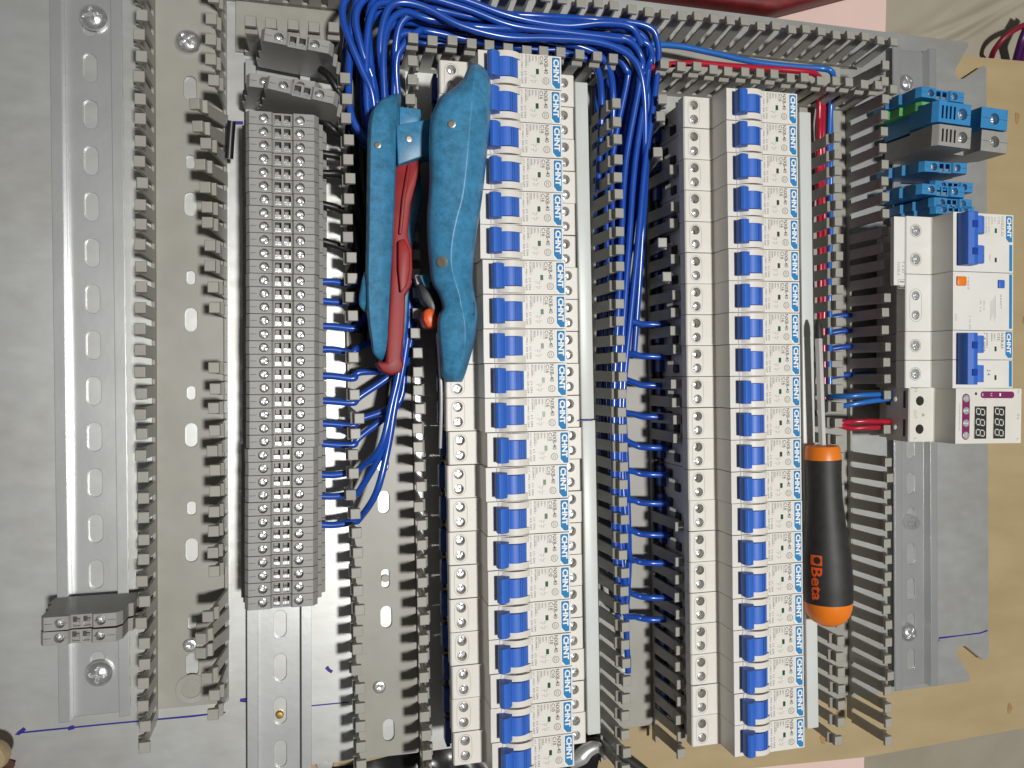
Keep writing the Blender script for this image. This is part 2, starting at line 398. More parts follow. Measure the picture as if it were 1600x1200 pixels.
# duct between terminals and the left breaker row
def yl2(px, py): return U(px, py, 2).y+245
D2 = duct('grey slotted wire duct between the grey terminal stack and the left breaker row', (105.6, -245), (96.4, 215),
     [(-1, [(0, 408)], 0.5, 3.0, {8: (3, 0), 17: (4, 2), 21: (-4, 3)}, {23, 25}),
      (1, [(0, 412)], -0.5, 5.0, {}, set())],
     20, 432, [LS(yl2(593, 785)), LS(yl2(594, 965)), SS(yl2(593, 900)), LS(yl2(598, 1142)), LS(yl2(593, 720)), SS(yl2(593, 830)-30)], width=39)
# duct between the breaker rows
D3 = duct('grey slotted wire duct between the two breaker rows', (256.8, -243), (249.2, 215),
     [(-1, [(0, 402)], -3.0, 1.0, {}, set()),
      (1, [(8, 412)], 3.0, 6.0, {37: (-14, 0), 38: (-10, 0), 34: (2, 0), 30: (-12, 0), 28: (-8, 0), 35: (-16, 0)}, {13, 15, 16, 17, 18, 23, 36, 33})],
     18, 432, [LS(60), LS(130), LS(320)], width=38.6)
# duct at the right
D4 = duct('grey slotted wire duct between the middle breaker row and the right rail', (402.4, -236), (398.2, 196),
     [(-1, [(-4, 388)], -2.0, -4.0, {0: (8, -3), 1: (3, 0)}, set()),
      (1, [(0, 432)], 2.0, 2.0, {36: (-3, 0), 4: (3, 3), 16: (5, 0), 24: (4, 0)}, {18, 20})],
     16, 432, [], width=38.8)
# duct across the top, local y runs from left to right
D5 = duct('grey slotted wire duct running across the top edge of the plate', (20, 198.4), (430, 198.4),
     [(-1, [(-6, 398)], 7.0, 1.0, {}, set()),
      (1, [(5, 50), (90, 208), (242, 398)], -2.0, 11.0, {}, set())],
     0, 392, [], width=31.4)

# ================================================================== SCREWS
SCB = head('screw_head', 7.0, 4.2, 1, True, deep=1.9, w=0.13, sl=0.66); SCB.materials.append(M_screw)
SCS = head('screw_head_small', 3.6, 1.6, 1, False, deep=1.2, w=0.13, sl=0.6); SCS.materials.append(M_screw)
def screw(px, py, z, label, me=SCB, rz=0.3, sc_=1.0):
    p = U(px, py, z); o = ob('screw', me, None, None, (p.x, p.y, z), (0, 0, rz)); o.scale = (sc_,)*3
    return tag(o, label, 'screw', 'cross-head screws')
screw(146, 28, 2.2, 'big domed screw at the top of the far left rail', rz=0.2)
screw(155, 1052, 2.2, 'big domed screw at the bottom of the far left rail', rz=1.5)
screw(294, 66, 2.4, 'big domed screw at the top of the left wire duct floor', rz=0.7, sc_=0.98)
screw(297, 1008, 2.2, 'small flat cross-head screw near the bottom of the left wire duct', SCS, 0.05)
screw(593, 1073, 2.2, 'small flat cross-head screw low in the duct beside the left breaker row', SCS, 0.5)
screw(1415, 130, 1.6, 'shiny domed screw at the top of the right rail above the blue terminals', rz=0.4, sc_=0.85)
screw(1419, 988, 1.6, 'shiny domed screw near the bottom of the right rail', rz=0.9, sc_=0.95)
p = U(299, 1076, 2.0); t = lathe('washer', [(8.2, 0), (8.2, 0.5), (5.2, 0.5), (5.2, 0)], 32); 
tag(ob('pressed_ring', t, M_duct, None, (p.x, p.y, 1.9)), 'round pressed rim about the empty hole low in the left wire duct', 'ring')
p = U(1420, 815, 1.4)
hx = empty('hex_bolt', (p.x, p.y, 1.3), 'hexagonal nut on a threaded stud on the right rail', 'nut')
bm = bmesh.new(); poly(bm, circ(0, 0, 5.4, 6), 0, 5.0); ob('hex_nut', mk('hex_nut', bm), M_screw, hx)
ob('stud', lathe('stud', [(2.6, 0), (2.6, 8.5), (2.2, 9), (0, 9)], 20), M_screw, hx)

# ================================================================== CIRCUIT BREAKERS
HOLE = lambda cx, cy, r=2.65: circ(cx, cy, r, 18)
DZ = -15.0
def breaker_profile():
    return [(-22.5, 85), (-22.5, 69), (-23.5, 68), (-39.5, 68), (-40.2, 67.2), (-40.2, 61), (-36.5, 59.5), (-36.5, 23), (33, 23), (33, 57), (37.3, 58.5), (37.3, 61.3), (36.6, 62), (25, 62), (22.5, 63), (22.5, 85)]
BW = 8.86
body_mesh = extr('breaker_body', breaker_profile(), -BW, BW, [(2, HOLE(-33.8, 4.1), 7), (2, HOLE(-33.8, -4.1), 7), (12, HOLE(31.2, 4.3), 7), (12, HOLE(31.2, -4.1), 7)]); body_mesh.materials.append(M_white)
recess = None
bm = bmesh.new(); a = loop(bm, stad(-33.8, 0, 7.6, 15.2), 68.06); b = loop(bm, stad(-33.8, 0, 7.2, 14.8), 68.06); bridge(bm, a, b)
rim_mesh = mkflat('recess_line', bm); rim_mesh.materials.append(M_ink2)
tscrew = head('terminal_screw', 2.45, 1.2, 1, False, n=28, rings=9, deep=1.0, w=0.17, sl=0.85); tscrew.materials.append(M_screw)
# toggle: drum with a paddle
def toggle_mesh(h=4.9, hp=6.4):
    bm = bmesh.new()
    drum = [(-14.5, 84), (-14.5, 88.0)]
    for i in range(9):
        t = math.pi*(0.86-0.78*i/8); drum.append((-8.2+7.4*math.cos(t), 82.6+7.2*math.sin(t)))
    drum += [(-1.2, 84)]
    A = [bm.verts.new((x, -h, z)) for x, z in drum]; B = [bm.verts.new((x, h, z)) for x, z in drum]; bridge(bm, A, B); bm.faces.new(A); bm.faces.new(B[::-1])
    pad = [(-18.0, 85.2), (-18.7, 89.6), (-18.3, 92.0), (-17.0, 93.1), (-15.2, 92.8), (-13.2, 91.6), (-12.0, 89.6), (-11.2, 86), (-13, 85.2)]
    A = [bm.verts.new((x, -hp, z)) for x, z in pad]; B = [bm.verts.new((x, hp, z)) for x, z in pad]; bridge(bm, A, B); bm.faces.new(A); bm.faces.new(B[::-1])
    for x in (-6.1, -4.9):
        box(bm, x-0.22, x+0.22, -h+0.3, h-0.3, 89, 89.95-(0.35 if x > -5 else 0))
    return mk('toggle', bm, 35)
TOG = toggle_mesh(); TOG.materials.append(M_tog)
def bridge_mesh():
    bm = bmesh.new(); pr = [(-17.2, 84.5), (-16.8, 85.6)]
    for i in range(9):
        t = math.pi*(0.80-0.66*i/8); pr.append((-7.6+9.6*math.cos(t), 80.2+8.4*math.sin(t)))
    pr += [(1.6, 84.5)]
    y0, y1 = 5.1, 8.5
    A = [bm.verts.new((x, y0, z)) for x, z in pr]; B = [bm.verts.new((x, y1, z)) for x, z in pr]; bridge(bm, A, B); bm.faces.new(A); bm.faces.new(B[::-1])
    return mk('toggle_guard', bm, 35)
GRD = bridge_mesh(); GRD.materials.append(M_white)
bm = bmesh.new(); flatrect(bm, -20.4, -0.6, -7.2, 7.2, 85.05); WELL = mkflat('toggle_well', bm); WELL.materials.append(M_white)
ZL = 85.06
def tag_mesh(x0, x1, ya, yb, ch=1.9):
    bm = bmesh.new(); poly(bm, [(x0+0.35, ya), (x1-0.35, ya), (x1, ya-0.35), (x1, yb+0.35), (x1-0.35, yb), (x0+ch, yb), (x0, yb+ch*1.15), (x0, ya-0.35)], ZL-0.3, ZL+0.06); return mk('brand_tag', bm)
bm = bmesh.new(); poly(bm, [(16.9, 8.45), (22.0, 8.45), (22.0, -8.5), (18.6, -8.5), (16.9, -6.5)], ZL-0.3, ZL+0.03); TAGW = mk('tag_border', bm); TAGW.materials.append(M_wprint)
TAG = tag_mesh(17.3, 21.7, 8.1, -8.2); TAG.materials.append(M_tag)
def logo_mesh(x, y, ln=12.4, size=4.15):
    bm = bmesh.new(); put_text(bm, 'CHNT', x, y, ZL+0.10, size, ln, bold=0.16)
    return mkflat('brand_lettering', bm)
LOGO = logo_mesh(18.05, 7.2); LOGO.materials.append(M_wprint)
def print_mesh(amp, model='NXB-40'):
    bm = bmesh.new(); z = ZL
    put_text(bm, model, 13.0, 8.3, z, 3.0, 9.2, bold=0.03); put_text(bm, amp, 10.7, 8.2, z, 2.6, 4.4, bold=0.03)
    flatrect(bm, 10.1, 10.25, 3.6, 8.3, z)
    put_text(bm, '230V~', 8.2, 8.2, z, 1.35, 3.4); put_text(bm, '50Hz', 6.4, 8.2, z, 1.35, 2.8); put_text(bm, '4500A', 4.7, 8.2, z, 1.35, 3.6)
    flatrect(bm, 4.2, 4.32, 2.6, 8.3, z)
    put_text(bm, 'IEC60898-1', 2.7, 8.2, z, 1.35, 6.6); put_text(bm, 'UI.T 10963.1', 0.5, 8.2, z, 1.25, 7.6)
    put_text(bm, '1/1 ON', 2.2, -0.4, z, 1.6, 6.2); put_text(bm, '.0/0 OFF', 0.4, -0.2, z, 1.4, 6.8)
    ringflat(bm, 13.9, -4.6, 1.62, 1.86, z); put_text(bm, 'CCC', 13.0, -3.5, z, 2.3, 2.2)
    return mkflat('printed_text', bm)
def diagram_mesh():
    bm = bmesh.new(); z = ZL
    for yy in (-2.4, -5.0):
        flatrect(bm, 5.2, 6.6, yy-0.09, yy+0.09, z); flatrect(bm, 6.6, 6.78, yy-0.7, yy+0.5, z); flatrect(bm, 6.78, 7.9, yy-0.8, yy-0.62, z); flatrect(bm, 7.9, 8.1, yy-0.9, yy+0.6, z); flatrect(bm, 8.1, 9.4, yy+0.35, yy+0.5, z)
    return mkflat('circuit_diagram', bm)
PR = {'C16': print_mesh('C16'), 'C10': print_mesh('C10')}
for m_ in PR.values(): m_.materials.append(M_ink)
DIA = diagram_mesh(); DIA.materials.append(M_ink2)
WIN = boxm('contact_window', 8.5, 10.1, -1.4, 1.4, 84.6, ZL+0.05); WIN.materials.append(M_green)
def breaker(loc, rz, amp, label, group):
    t = empty('circuit_breaker', loc, label, 'circuit breaker', group, rz=rz)
    bd = ob('body', body_mesh, None, t); ob('recess_line', rim_mesh, None, bd)
    tg = ob('toggle', TOG, None, t)
    g1 = ob('toggle_guard', GRD, None, t); g2 = ob('toggle_guard', GRD, None, t); g2.scale = (1, -1, 1)
    tb = ob('brand_tag', TAGW, None, t); t2 = ob('tag_field', TAG, None, tb); ob('brand_lettering', LOGO, None, tb)
    ob('printed_text', PR[amp], None, t)['kind'] = 'stuff'
    ob('circuit_diagram', DIA, None, t)['kind'] = 'stuff'; ob('contact_window', WIN, None, t)
    for x, y in ((-33.8, 4.1), (-33.8, -4.1), (31.2, 4.3), (31.2, -4.1)):
        dz = (64.6 if x < 0 else 58.8)-rnd.random()*1.4
        if x < 0 and y > 0 and loc[0] > 250: dz -= 2.4
        if x > 0 and y > 0: dz -= 1.6
        ob('terminal_screw', tscrew, None, t, (x, y, dz), (0, 0, rnd.uniform(0, 1.57)))
    return t
jitA = [0, -.5, -.2, 0, -.5, -.6, .4, .3, .1, .3, .2, 1.1, 0, .5, .1, .2, 0, 0, .5, .2, .7]
YA = [161.2-18.07*i for i in range(21)]; XA = [168.0+(170-y)*0.0185+j for y, j in zip(YA, jitA)]
for i in range(21):
    amp = 'C16' if i < 11 else 'C10'
    lab = 'white circuit breaker marked %s, %s from the top in the left breaker row' % (amp, nth(i+1)) if i else 'white circuit breaker marked C16, topmost of the left breaker row, beside the blue tool'
    breaker((XA[i], YA[i], 0), R_(0.75+rnd.uniform(-.25, .25)), amp, lab, 'circuit breakers in the left row')
YB = [154.1-18.02*i for i in range(21)]; XB = [309.9+(163-y)*0.0175+rnd.uniform(-.15, .15) for y in YB]
for i in range(21):
    lab = 'white circuit breaker marked C16, %s from the top in the middle breaker row' % nth(i+1)
    breaker((XB[i], YB[i], 0), R_(0.7+rnd.uniform(-.2, .2)), 'C16', lab, 'circuit breakers in the middle row')
DZ = 0.0
# pale busbar covers along the right terminals
def strip(label, p0, p1, w, z0, z1, name='busbar_cover'):
    p0 = Vector(p0); p1 = Vector(p1); d = p1-p0
    t = empty(name, (p0.x, p0.y, z0), label, 'busbar cover', 'pale busbar cover strips', rz=math.atan2(-d.x, d.y))
    ob('cover_strip', bevbox('cover_strip', -w/2, w/2, 0, d.length, 0, z1-z0, 0.6), M_cover, t)
    bm = bmesh.new()
    ob('busbar_edge', boxm('busbar_edge', -w/2-1.6, -w/2-0.1, 1, d.length-1, 2, 10), M_steel, t)
    return t
def cA(y): return 168.0+(170-y)*0.0185+42.0
def cB(y): return 309.9+(163-y)*0.0175+43.2
strip('pale grey busbar cover along the upper half of the left breaker row', (cA(-23.6), -23.6), (cA(167)-0.6, 167), 7.6, 22, 48)
strip('pale grey busbar cover along the lower half of the left breaker row', (cA(-204)+0.6, -204), (cA(-24.2)+0.5, -24.2), 7.8, 22, 48)
strip('long pale grey busbar cover along the right of the middle breaker row', (cB(-216)+0.4, -216), (cB(162), 162), 8.0, 22, 48)
# navy comb busbars along the left terminals
def comb(label, xs, ys, dx, z):
    t = empty('comb_busbar', (xs[10], ys[10], z), label, 'busbar', 'navy comb busbars')
    seg = bevbox('busbar_segment', -2.2, 2.2, -6.6, 6.6, -4, 4, 0.9); bar = boxm('copper_bar', -1.0, 1.0, -9.3, 9.3, -3.2, 2.2)
    for x, y in zip(xs, ys):
        ob('busbar_segment', seg, M_comb, t, (x+dx-xs[10], y-ys[10], 0)); ob('copper_bar', bar, M_dark, t, (x+dx-xs[10], y-ys[10], -1))
comb('navy insulated busbar along the left side of the left breaker row', XA, YA, -39.4, 30)
comb('navy insulated busbar along the left side of the middle breaker row', XB, YB, -37.9, 11)
# dark clamp openings low on the left side of the breakers
CLD = bevbox('clamp_opening', -1.2, 0.3, -2.6, 2.6, -3.5, 3.5, 0.8); CLD.materials.append(M_dark)
CLS = boxm('clamp_jaw', -1.6, 0.0, -1.0, 1.0, -4.0, 4.0); CLS.materials.append(M_screw)
for o in [x for x in col.objects if x.name.startswith('circuit_breaker')]:
    if o.location.x > 0.25:
        ob('clamp_opening', CLD, None, o, (-36.6, 3.4, 21)); ob('clamp_opening', CLD, None, o, (-36.6, -4.2, 32))
        ob('clamp_jaw', CLS, None, o, (-36.7, -0.6, 27))

# ================================================================== TERMINAL BLOCKS
def term_profile(k=1.0, kz=0.86):
    p = [(-16.5, 50), (-18.5, 46), (-18.5, 33), (-20.4, 31.5), (-20.4, 21.5), (-22.4, 20), (-22.4, 7), (22.4, 7), (22.4, 20), (20.4, 21.5), (20.4, 31.5), (18.3, 33), (18.3, 46), (16.0, 50), (5.6, 50), (4.6, 48.2), (-4.6, 48.2), (-5.6, 50)]
    return [(x*k, 7+(z-7)*kz) for x, z in p]
TSM = head('clamp_screw', 2.15, 1.1, 1, False, n=24, rings=8, deep=0.9, w=0.18, sl=0.85); TSM.materials.append(M_screw)
def term_parts(w=6.7):
    h = w/2
    body = extr('terminal_body', term_profile(), -h, h, [(17, circ(-9.4, 0, 2.35, 18), 6), (13, circ(8.8, 0, 2.35, 18), 6), (15, rect(-4.0, -0.7, -h+0.9, h-0.9), 7), (15, rect(0.7, 4.0, -h+0.9, h-0.9), 7)])
    bm = bmesh.new()
    for x0, x1 in ((-16.2, -12.9), (-8.3, -5.9), (5.9, 7.3), (11.9, 15.7)): flatrect(bm, x0, x1, -0.11, 0.11, 44.01)
    seam = mkflat('seam_line', bm)
    contact = boxm('contact_bar', -3.9, 3.9, -h+1.0, -h+2.9, 37.0, 41.6)
    return body, seam, contact
TB, TSEAM, TCON = term_parts()
TSTEP = [boxm('side_rib', -21.6, -20.2, -3.35, 3.35, 22, 30.5), boxm('side_rib', 20.2, 21.6, -3.35, 3.35, 22, 30.5)]
def terminal(loc, label, group, m=None, rz=0, rx=0, ry=0, sc_=(1, 1, 1), screws=True, name='terminal_block'):
    m = m or M_term
    t = empty(name, loc, label, 'terminal block', group, rz=rz, rx=rx, ry=ry); t.scale = sc_
    def p(n, me, mm, *a):
        me2 = me
        if me.materials and me.materials[0] != mm:
            k = me.name+mm.name
            me2 = bpy.data.meshes.get(k)
            if not me2: me2 = me.copy(); me2.name = k; me2.materials.clear(); me2.materials.append(mm)
        return ob(n, me2, mm, t, *a)
    p('body', TB, m); s = p('seam_line', TSEAM, M_dark); s['kind'] = 'stuff'; p('contact_bar', TCON, M_screw)
    for x in (-9.4, 8.8): p('clamp_screw', TSM, M_screw, (x, 0, 40.8-rnd.random()*0.8), (0, 0, rnd.uniform(0, 1.57)))
    return t
for i in range(37):
    y = 134.4-6.985*i
    terminal((47.2+(-0.4 if i > 24 else 0)+rnd.uniform(-.15, .15)-(0.9*(i/36)**2), y, 0), 'grey terminal block, %s from the top of the long stack of thirty-seven' % nth(i+1), 'grey terminal blocks in the long stack', rz=R_(0.3+rnd.uniform(-.15, .15)))
p = U(444, 150, 45); p = U(471, 148, 53); terminal((p.x, p.y, 9.5), 'grey terminal block leaning loosely against the top of the long stack', 'loose grey terminal blocks', rz=R_(-9), rx=R_(-3))
p = U(442, 131, 44); terminal((p.x, p.y, 0), 'grey terminal block standing alone between the leaning block and the topmost one', 'loose grey terminal blocks', rz=R_(-2), rx=R_(0))
p = U(465, 64, 46); terminal((p.x, p.y, 2), 'topmost grey terminal block, tilted with its dark flat side showing', 'loose grey terminal blocks', rz=R_(-6), rx=R_(0))
p = U(118, 962, 50)
terminal((-48.8, -120.4, 0), 'upper of the two grey terminal blocks on the far left rail', 'grey terminal blocks on the far left rail', rz=R_(0.5))
terminal((-49.1, -127.8, 0), 'lower of the two grey terminal blocks on the far left rail', 'grey terminal blocks on the far left rail', rz=R_(-0.5))
# ---- blue, green and grey terminals on the right rail
G = 'coloured terminal blocks on the right rail'
def rterm(px, py, z, *a, **k):
    p = U(px, py, z); return terminal((p.x, p.y, 0), *a, **k)
rterm(1474, 148, 44, 'blue terminal block at the very top of the right rail under the shiny screw', G, M_termb, rz=R_(-2), rx=R_(0))
rterm(1476, 163, 44, 'green terminal block squeezed between two blue ones on the right rail', G, M_termg, rz=R_(-1), rx=R_(3), sc_=(1, 0.8, 0.98))
rterm(1479, 254, 44, 'blue terminal block just below the big grey one, leaning sideways', G, M_termb, rz=R_(1), rx=R_(4))
rterm(1496, 283, 44, 'small blue terminal block pushed back, second below the big grey one', G, M_termb, rz=R_(0), rx=R_(4), sc_=(0.9, 0.9, 0.95))
rterm(1475, 294, 44, 'blue terminal block third below the big grey one with two open screw wells', G, M_termb, rz=R_(-1), rx=R_(2))
rterm(1494, 316, 44, 'blue terminal block second above the two-pole residual current breaker', G, M_termb, sc_=(0.9, 0.9, 0.95))
rterm(1497, 327, 44, 'blue terminal block directly above the two-pole residual current breaker', G, M_termb, sc_=(0.92, 0.9, 0.95))
BTP = [(-25, 66), (-27.5, 62), (-27.5, 40), (-24, 36), (-24, 8), (24, 8), (24, 36), (27.5, 40), (27.5, 66), (7, 66), (7, 50), (-1, 50), (-1, 66)]
BTM = extr('large_terminal_body', BTP, -6.6, 6.6, [(8, circ(17.5, 0, 3.6, 22), 7), (12, circ(-7.2, 0, 3.6, 22), 7)]+[(12, rect(-23+3.0*i, -21.6+3.0*i, -4, 4), 4) for i in range(4)])
BSC = head('clamp_screw_large', 3.3, 1.4, 1, False, n=28, rings=9, deep=1.2, w=0.17, sl=0.85); BSC.materials.append(M_screw)
def bigterm(px, py, label, m):
    p = U(px, py, 56); t = empty('large_terminal_block', (p.x, p.y, 0), label, 'terminal block', 'large terminal blocks on the right rail', rz=R_(-2.0), rx=R_(2)); t.scale = (1, 1, 0.85)
    me = BTM.copy(); ob('body', me, m, t)
    for x in (17.5, -7.2): ob('clamp_screw', BSC, None, t, (x, 0, 61.0), (0, 0, rnd.random()))
    bm = bmesh.new()
    for x0, x1 in ((-3.4, -1.1), (7.2, 13.6), (21.4, 27.3)): flatrect(bm, x0, x1, -0.12, 0.12, 66.04)
    s = ob('seam_line', mkflat('seam_line', bm), M_dark, t); s['kind'] = 'stuff'
bigterm(1519, 176, 'large blue terminal block beside the large grey one on the right rail', M_termb)
bigterm(1519, 212, 'large grey terminal block between the blue ones on the right rail', M_term)

# ================================================================== DEVICES ON THE RIGHT RAIL
DZ = -15.0
def dev_body(y0, y1, holes, m=M_white2, zs=60.0, inset=27):
    pr = [(-22.5, 85), (-22.5, 69), (-23.5, 68), (-41.0, 68), (-41.6, 67.2), (-41.6, zs), (-inset, zs-2), (-inset, 24), (40, 24), (40, 62), (24, 62), (22.5, 85)]
    return extr('device_body', pr, y0, y1, [(2, h, 5) for h in holes])
DX = 463.2
SCM = head('device_screw', 3.2, 1.4, 1, False, n=30, rings=10, deep=1.2, w=0.15, sl=0.8); SCM.materials.append(M_screw)
def lx(px, py, z): return U(px, py, z).x-DX
def washer_ring(parent, x, y, r):
    bm = bmesh.new(); ringflat(bm, x, y, r, r+0.35, 68.05); ob('well_rim', mkflat('well_rim', bm), M_ink2, parent)
def lever2(parent, yc, half):
    """two-pole blue toggle"""
    bm = bmesh.new(); pad = [(-19.4, 85.1), (-20.0, 90), (-19.2, 93), (-16.5, 94.6), (-13.5, 94.2), (-11.2, 92.2), (-10.2, 88.6), (-10.2, 85.1)]
    A = [bm.verts.new((x, yc-half, z)) for x, z in pad]; B = [bm.verts.new((x, yc+half, z)) for x, z in pad]; bridge(bm, A, B); bm.faces.new(A); bm.faces.new(B[::-1])
    o = ob('toggle', mk('toggle', bm, 35), M_tog, parent)
    for s in (-1, 1):
        ob('toggle_socket', boxm('toggle_socket', -17.3, -13.6, yc+s*8.2-2.1, yc+s*8.2+2.1, 91, 94.68), M_comb, o)
        d = extr('toggle_drum', [(-11, 85.1), (-11, 90.5), (-7, 91), (-3, 88.6), (-1.5, 85.1)], yc+s*9-5.2, yc+s*9+5.2); ob('toggle_drum', d, M_tog, o)
def stripe(parent, x0, x1, y0, y1):
    ob('brand_stripe', boxm('brand_stripe', x0, x1, y0, y1, 84.8, 85.12), M_tag, parent)
# --- residual current breaker
t = empty('residual_current_breaker', (DX, 65.0, 0), 'four-module residual current breaker with blue lever and orange test button', 'circuit breaker', rz=R_(0.15))
yA, yB = 36.2, -35.8
hl = [circ(-34.4, yy, 3.3, 22) for yy in (27.3, 9.4)]+[circ(-34.4, yy, 2.9, 22) for yy in (-13.4, -25.6)]
ob('body', dev_body(0.15, yA, hl[:2]), M_white2, t); ob('body', dev_body(yB, -0.15, hl[2:]), M_white2, t)
for yy in (27.3, 9.4, -13.4, -25.6): ob('terminal_screw', SCM, None, t, (-34.4, yy, 65.2), (0, 0, rnd.random()))
for yy in (27.3, 9.4): washer_ring(t, -34.4, yy, 3.9)
bm = bmesh.new(); a = loop(bm, stad(-34.4, -19.5, 9.0, 21), 68.06); b = loop(bm, stad(-34.4, -19.5, 8.5, 20.5), 68.06); bridge(bm, a, b); ob('well_rim', mkflat('well_rim', bm), M_ink2, t)
lever2(t, 19.2, 15.8)
tb = ob('brand_tag', tag_mesh(16.9, 21.6, 35.4, 19.2), M_tag, t); bm = bmesh.new(); put_text(bm, 'CHNT', 17.6, 34.5, ZL+0.1, 4.15, 12.4, bold=0.16); ob('brand_lettering', mkflat('brand_lettering', bm), M_wprint, tb)
stripe(t, 19.4, 21.6, 1.2, 17.6); stripe(t, 19.4, 21.6, -34.6, -0.8)
ob('test_button', bevbox('test_button', -20.2, -13.2, -8.8, -3.0, 84.5, 86.2, 0.8), M_orange, t)
ob('reset_button', bevbox('reset_button', 10.6, 15.4, -9.6, -4.4, 84.5, 86.0, 0.6), M_tog, t)
ob('contact_window', boxm('contact_window', 8.4, 9.9, 24.5, 27.4, 84.8, 85.1), M_green, t); ob('contact_window', boxm('contact_window', 8.4, 9.9, 6.4, 9.3, 84.8, 85.1), M_green, t)
bm = bmesh.new(); z = ZL
put_text(bm, 'NXBLE-63', 13.2, 35.0, z, 2.6, 12); put_text(bm, 'C32', 10.6, 34.8, z, 2.4, 4.6); put_text(bm, '230V~', 8.0, 34.6, z, 1.5, 4.5); put_text(bm, 'IEC61009-1', 3.4, 34.6, z, 1.5, 11); put_text(bm, 'IEC60898-1', 1.4, 34.6, z, 1.4, 12); put_text(bm, '6000A', 5.8, 34.6, z, 1.5, 5)
put_text(bm, 'TEST', -11.9, -2.8, z, 1.7, 8.5); put_text(bm, '30mA', 0.0, -17.6, z, 1.5, 6); put_text(bm, '0.1s', -2.6, -17.6, z, 1.5, 7); put_text(bm, 'RESET', 12.6, -13.5, z, 1.6, 9)
put_text(bm, 'ON 1', 4.0, 11.0, z, 2.0, 4)
for k in range(5): flatrect(bm, 5.4+k*0.9, 5.6+k*0.9, -30+2*(k % 3), -18+k, z)
ob('printed_text', mkflat('printed_text', bm), M_ink2, t)['kind'] = 'stuff'
bm = bmesh.new(); put_text(bm, 'CN', -21.0, -26, z, 2.0, 4); put_text(bm, 'L N 30', -10.6, -27, z, 1.8, 8.0)
ob('printed_text', mkflat('printed_text', bm), M_ink2, t)['kind'] = 'stuff'
# paper label on its side
DZ = 0.0
p = U(1397, 338, 52.4); q = U(1413, 446, 52.4)
tl = empty('terminal_cover', (p.x, p.y, 52.4), 'flat white clip-on cover with faint print left of the residual current breaker', 'cover')
pl = ob('cover_plate', slab('cover_plate', rect(0, 421.2-p.x, q.y-p.y, 0), [], -3, 0), M_white2, tl)
bm = bmesh.new(); put_text(bm, 'NXBLE', 2.6, -28.5, 0.05, 2.6, 8.2); put_text(bm, 'E 6-63', 6.0, -28, 0.05, 2.6, 7); a = loop(bm, rect(3, 11.5, -45, -39), 0.05); b = loop(bm, rect(3.3, 11.2, -44.7, -39.3), 0.05); bridge(bm, a, b); put_text(bm, 'II', 4.2, -40, 0.05, 5, 4)
ob('printed_text', mkflat('printed_text', bm), M_ink2, tl)['kind'] = 'stuff'
DZ = -15.0
# --- two-pole breaker
t = empty('two_pole_breaker', (DX, 11.2, 0), 'two-pole circuit breaker with wide blue lever below the residual current breaker', 'circuit breaker', rz=R_(0.1))
ob('body', dev_body(-0.1, 17.7, [circ(-34.4, 9.0, 3.3, 22)]), M_white2, t); ob('body', dev_body(-17.7, -0.4, [circ(-34.4, -8.8, 3.3, 22)]), M_white2, t)
for yy in (9.0, -8.8): ob('terminal_screw', SCM, None, t, (-34.4, yy, 65.2), (0, 0, rnd.random())); washer_ring(t, -34.4, yy, 3.9)
lever2(t, 0.2, 15.6)
tb = ob('brand_tag', tag_mesh(16.9, 21.8, 17.2, 1.0), M_tag, t); bm = bmesh.new(); put_text(bm, 'CHNT', 17.6, 16.2, ZL+0.1, 4.15, 12.4, bold=0.16); ob('brand_lettering', mkflat('brand_lettering', bm), M_wprint, tb)
stripe(t, 19.6, 21.8, -16.9, -0.8)
for yy in (6.6, -11.2): ob('contact_window', boxm('contact_window', 8.6, 10.1, yy-1.5, yy+1.5, 84.8, 85.1), M_green, t)
bm = bmesh.new(); put_text(bm, 'NXB-63', 13.4, 16.4, z, 2.8, 9.4); put_text(bm, 'C32', 10.8, 16.4, z, 2.4, 4.6); put_text(bm, '400V~', 8.0, 16.2, z, 1.5, 4.4); put_text(bm, '6000A', 6.0, 16.2, z, 1.5, 5); put_text(bm, 'IEC60898-1', 2.4, 16.2, z, 1.5, 9); put_text(bm, '1 3 ON', 0.6, 16.2, z, 1.6, 11); put_text(bm, '2 4', 3.0, -6.2, z, 3.4, 3.6)
ob('printed_text', mkflat('printed_text', bm), M_ink, t)['kind'] = 'stuff'
# --- voltage protector
t = empty('voltage_protector', (DX+2.7, -23.6, 0), 'voltage protector with two dark three-digit displays and purple button strip', 'voltage protector', rz=R_(-0.6))
M_vp = mat('voltage protector plastic', (0.70, 0.69, 0.645), 0.4, noise=0.02, nscale=80, bevel=0.5, dirt=0.04)
M_vpg = mat('voltage protector shoulder', (0.66, 0.665, 0.655), 0.4, noise=0.02, nscale=80, bevel=0.5)
pr = [(-22.8, 85), (-22.8, 69), (-23.8, 68), (-40.6, 68), (-41.4, 67), (-41.4, 48), (-27, 46), (-27, 24), (40, 24), (40, 66), (26.6, 66), (26.6, 85)]
ob('body', extr('device_body', pr, -17.2, 17.0, [(2, circ(-33.6, 8.6, 3.0, 22), 9), (2, circ(-33.6, -9.2, 3.0, 22), 9)]), M_vp, t)
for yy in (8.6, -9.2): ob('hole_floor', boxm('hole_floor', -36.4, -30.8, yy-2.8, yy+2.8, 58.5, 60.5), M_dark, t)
for yy in (9.4, -8.6):
    ob('wire_entry', boxm('wire_entry', -41.7, -41.1, yy-5.4, yy+5.4, 63, 65), M_dark, t)
    ob('side_screw', head('side_screw', 1.9, 1.6), M_vp, t, (-41.3, yy, 56), (0, R_(-90), 0)); ob('clamp_mouth', boxm('clamp_mouth', -41.6, -41.0, yy-4.2, yy+4.2, 47.6, 51.5), M_dark, t)
bm = bmesh.new(); z2 = 68.05
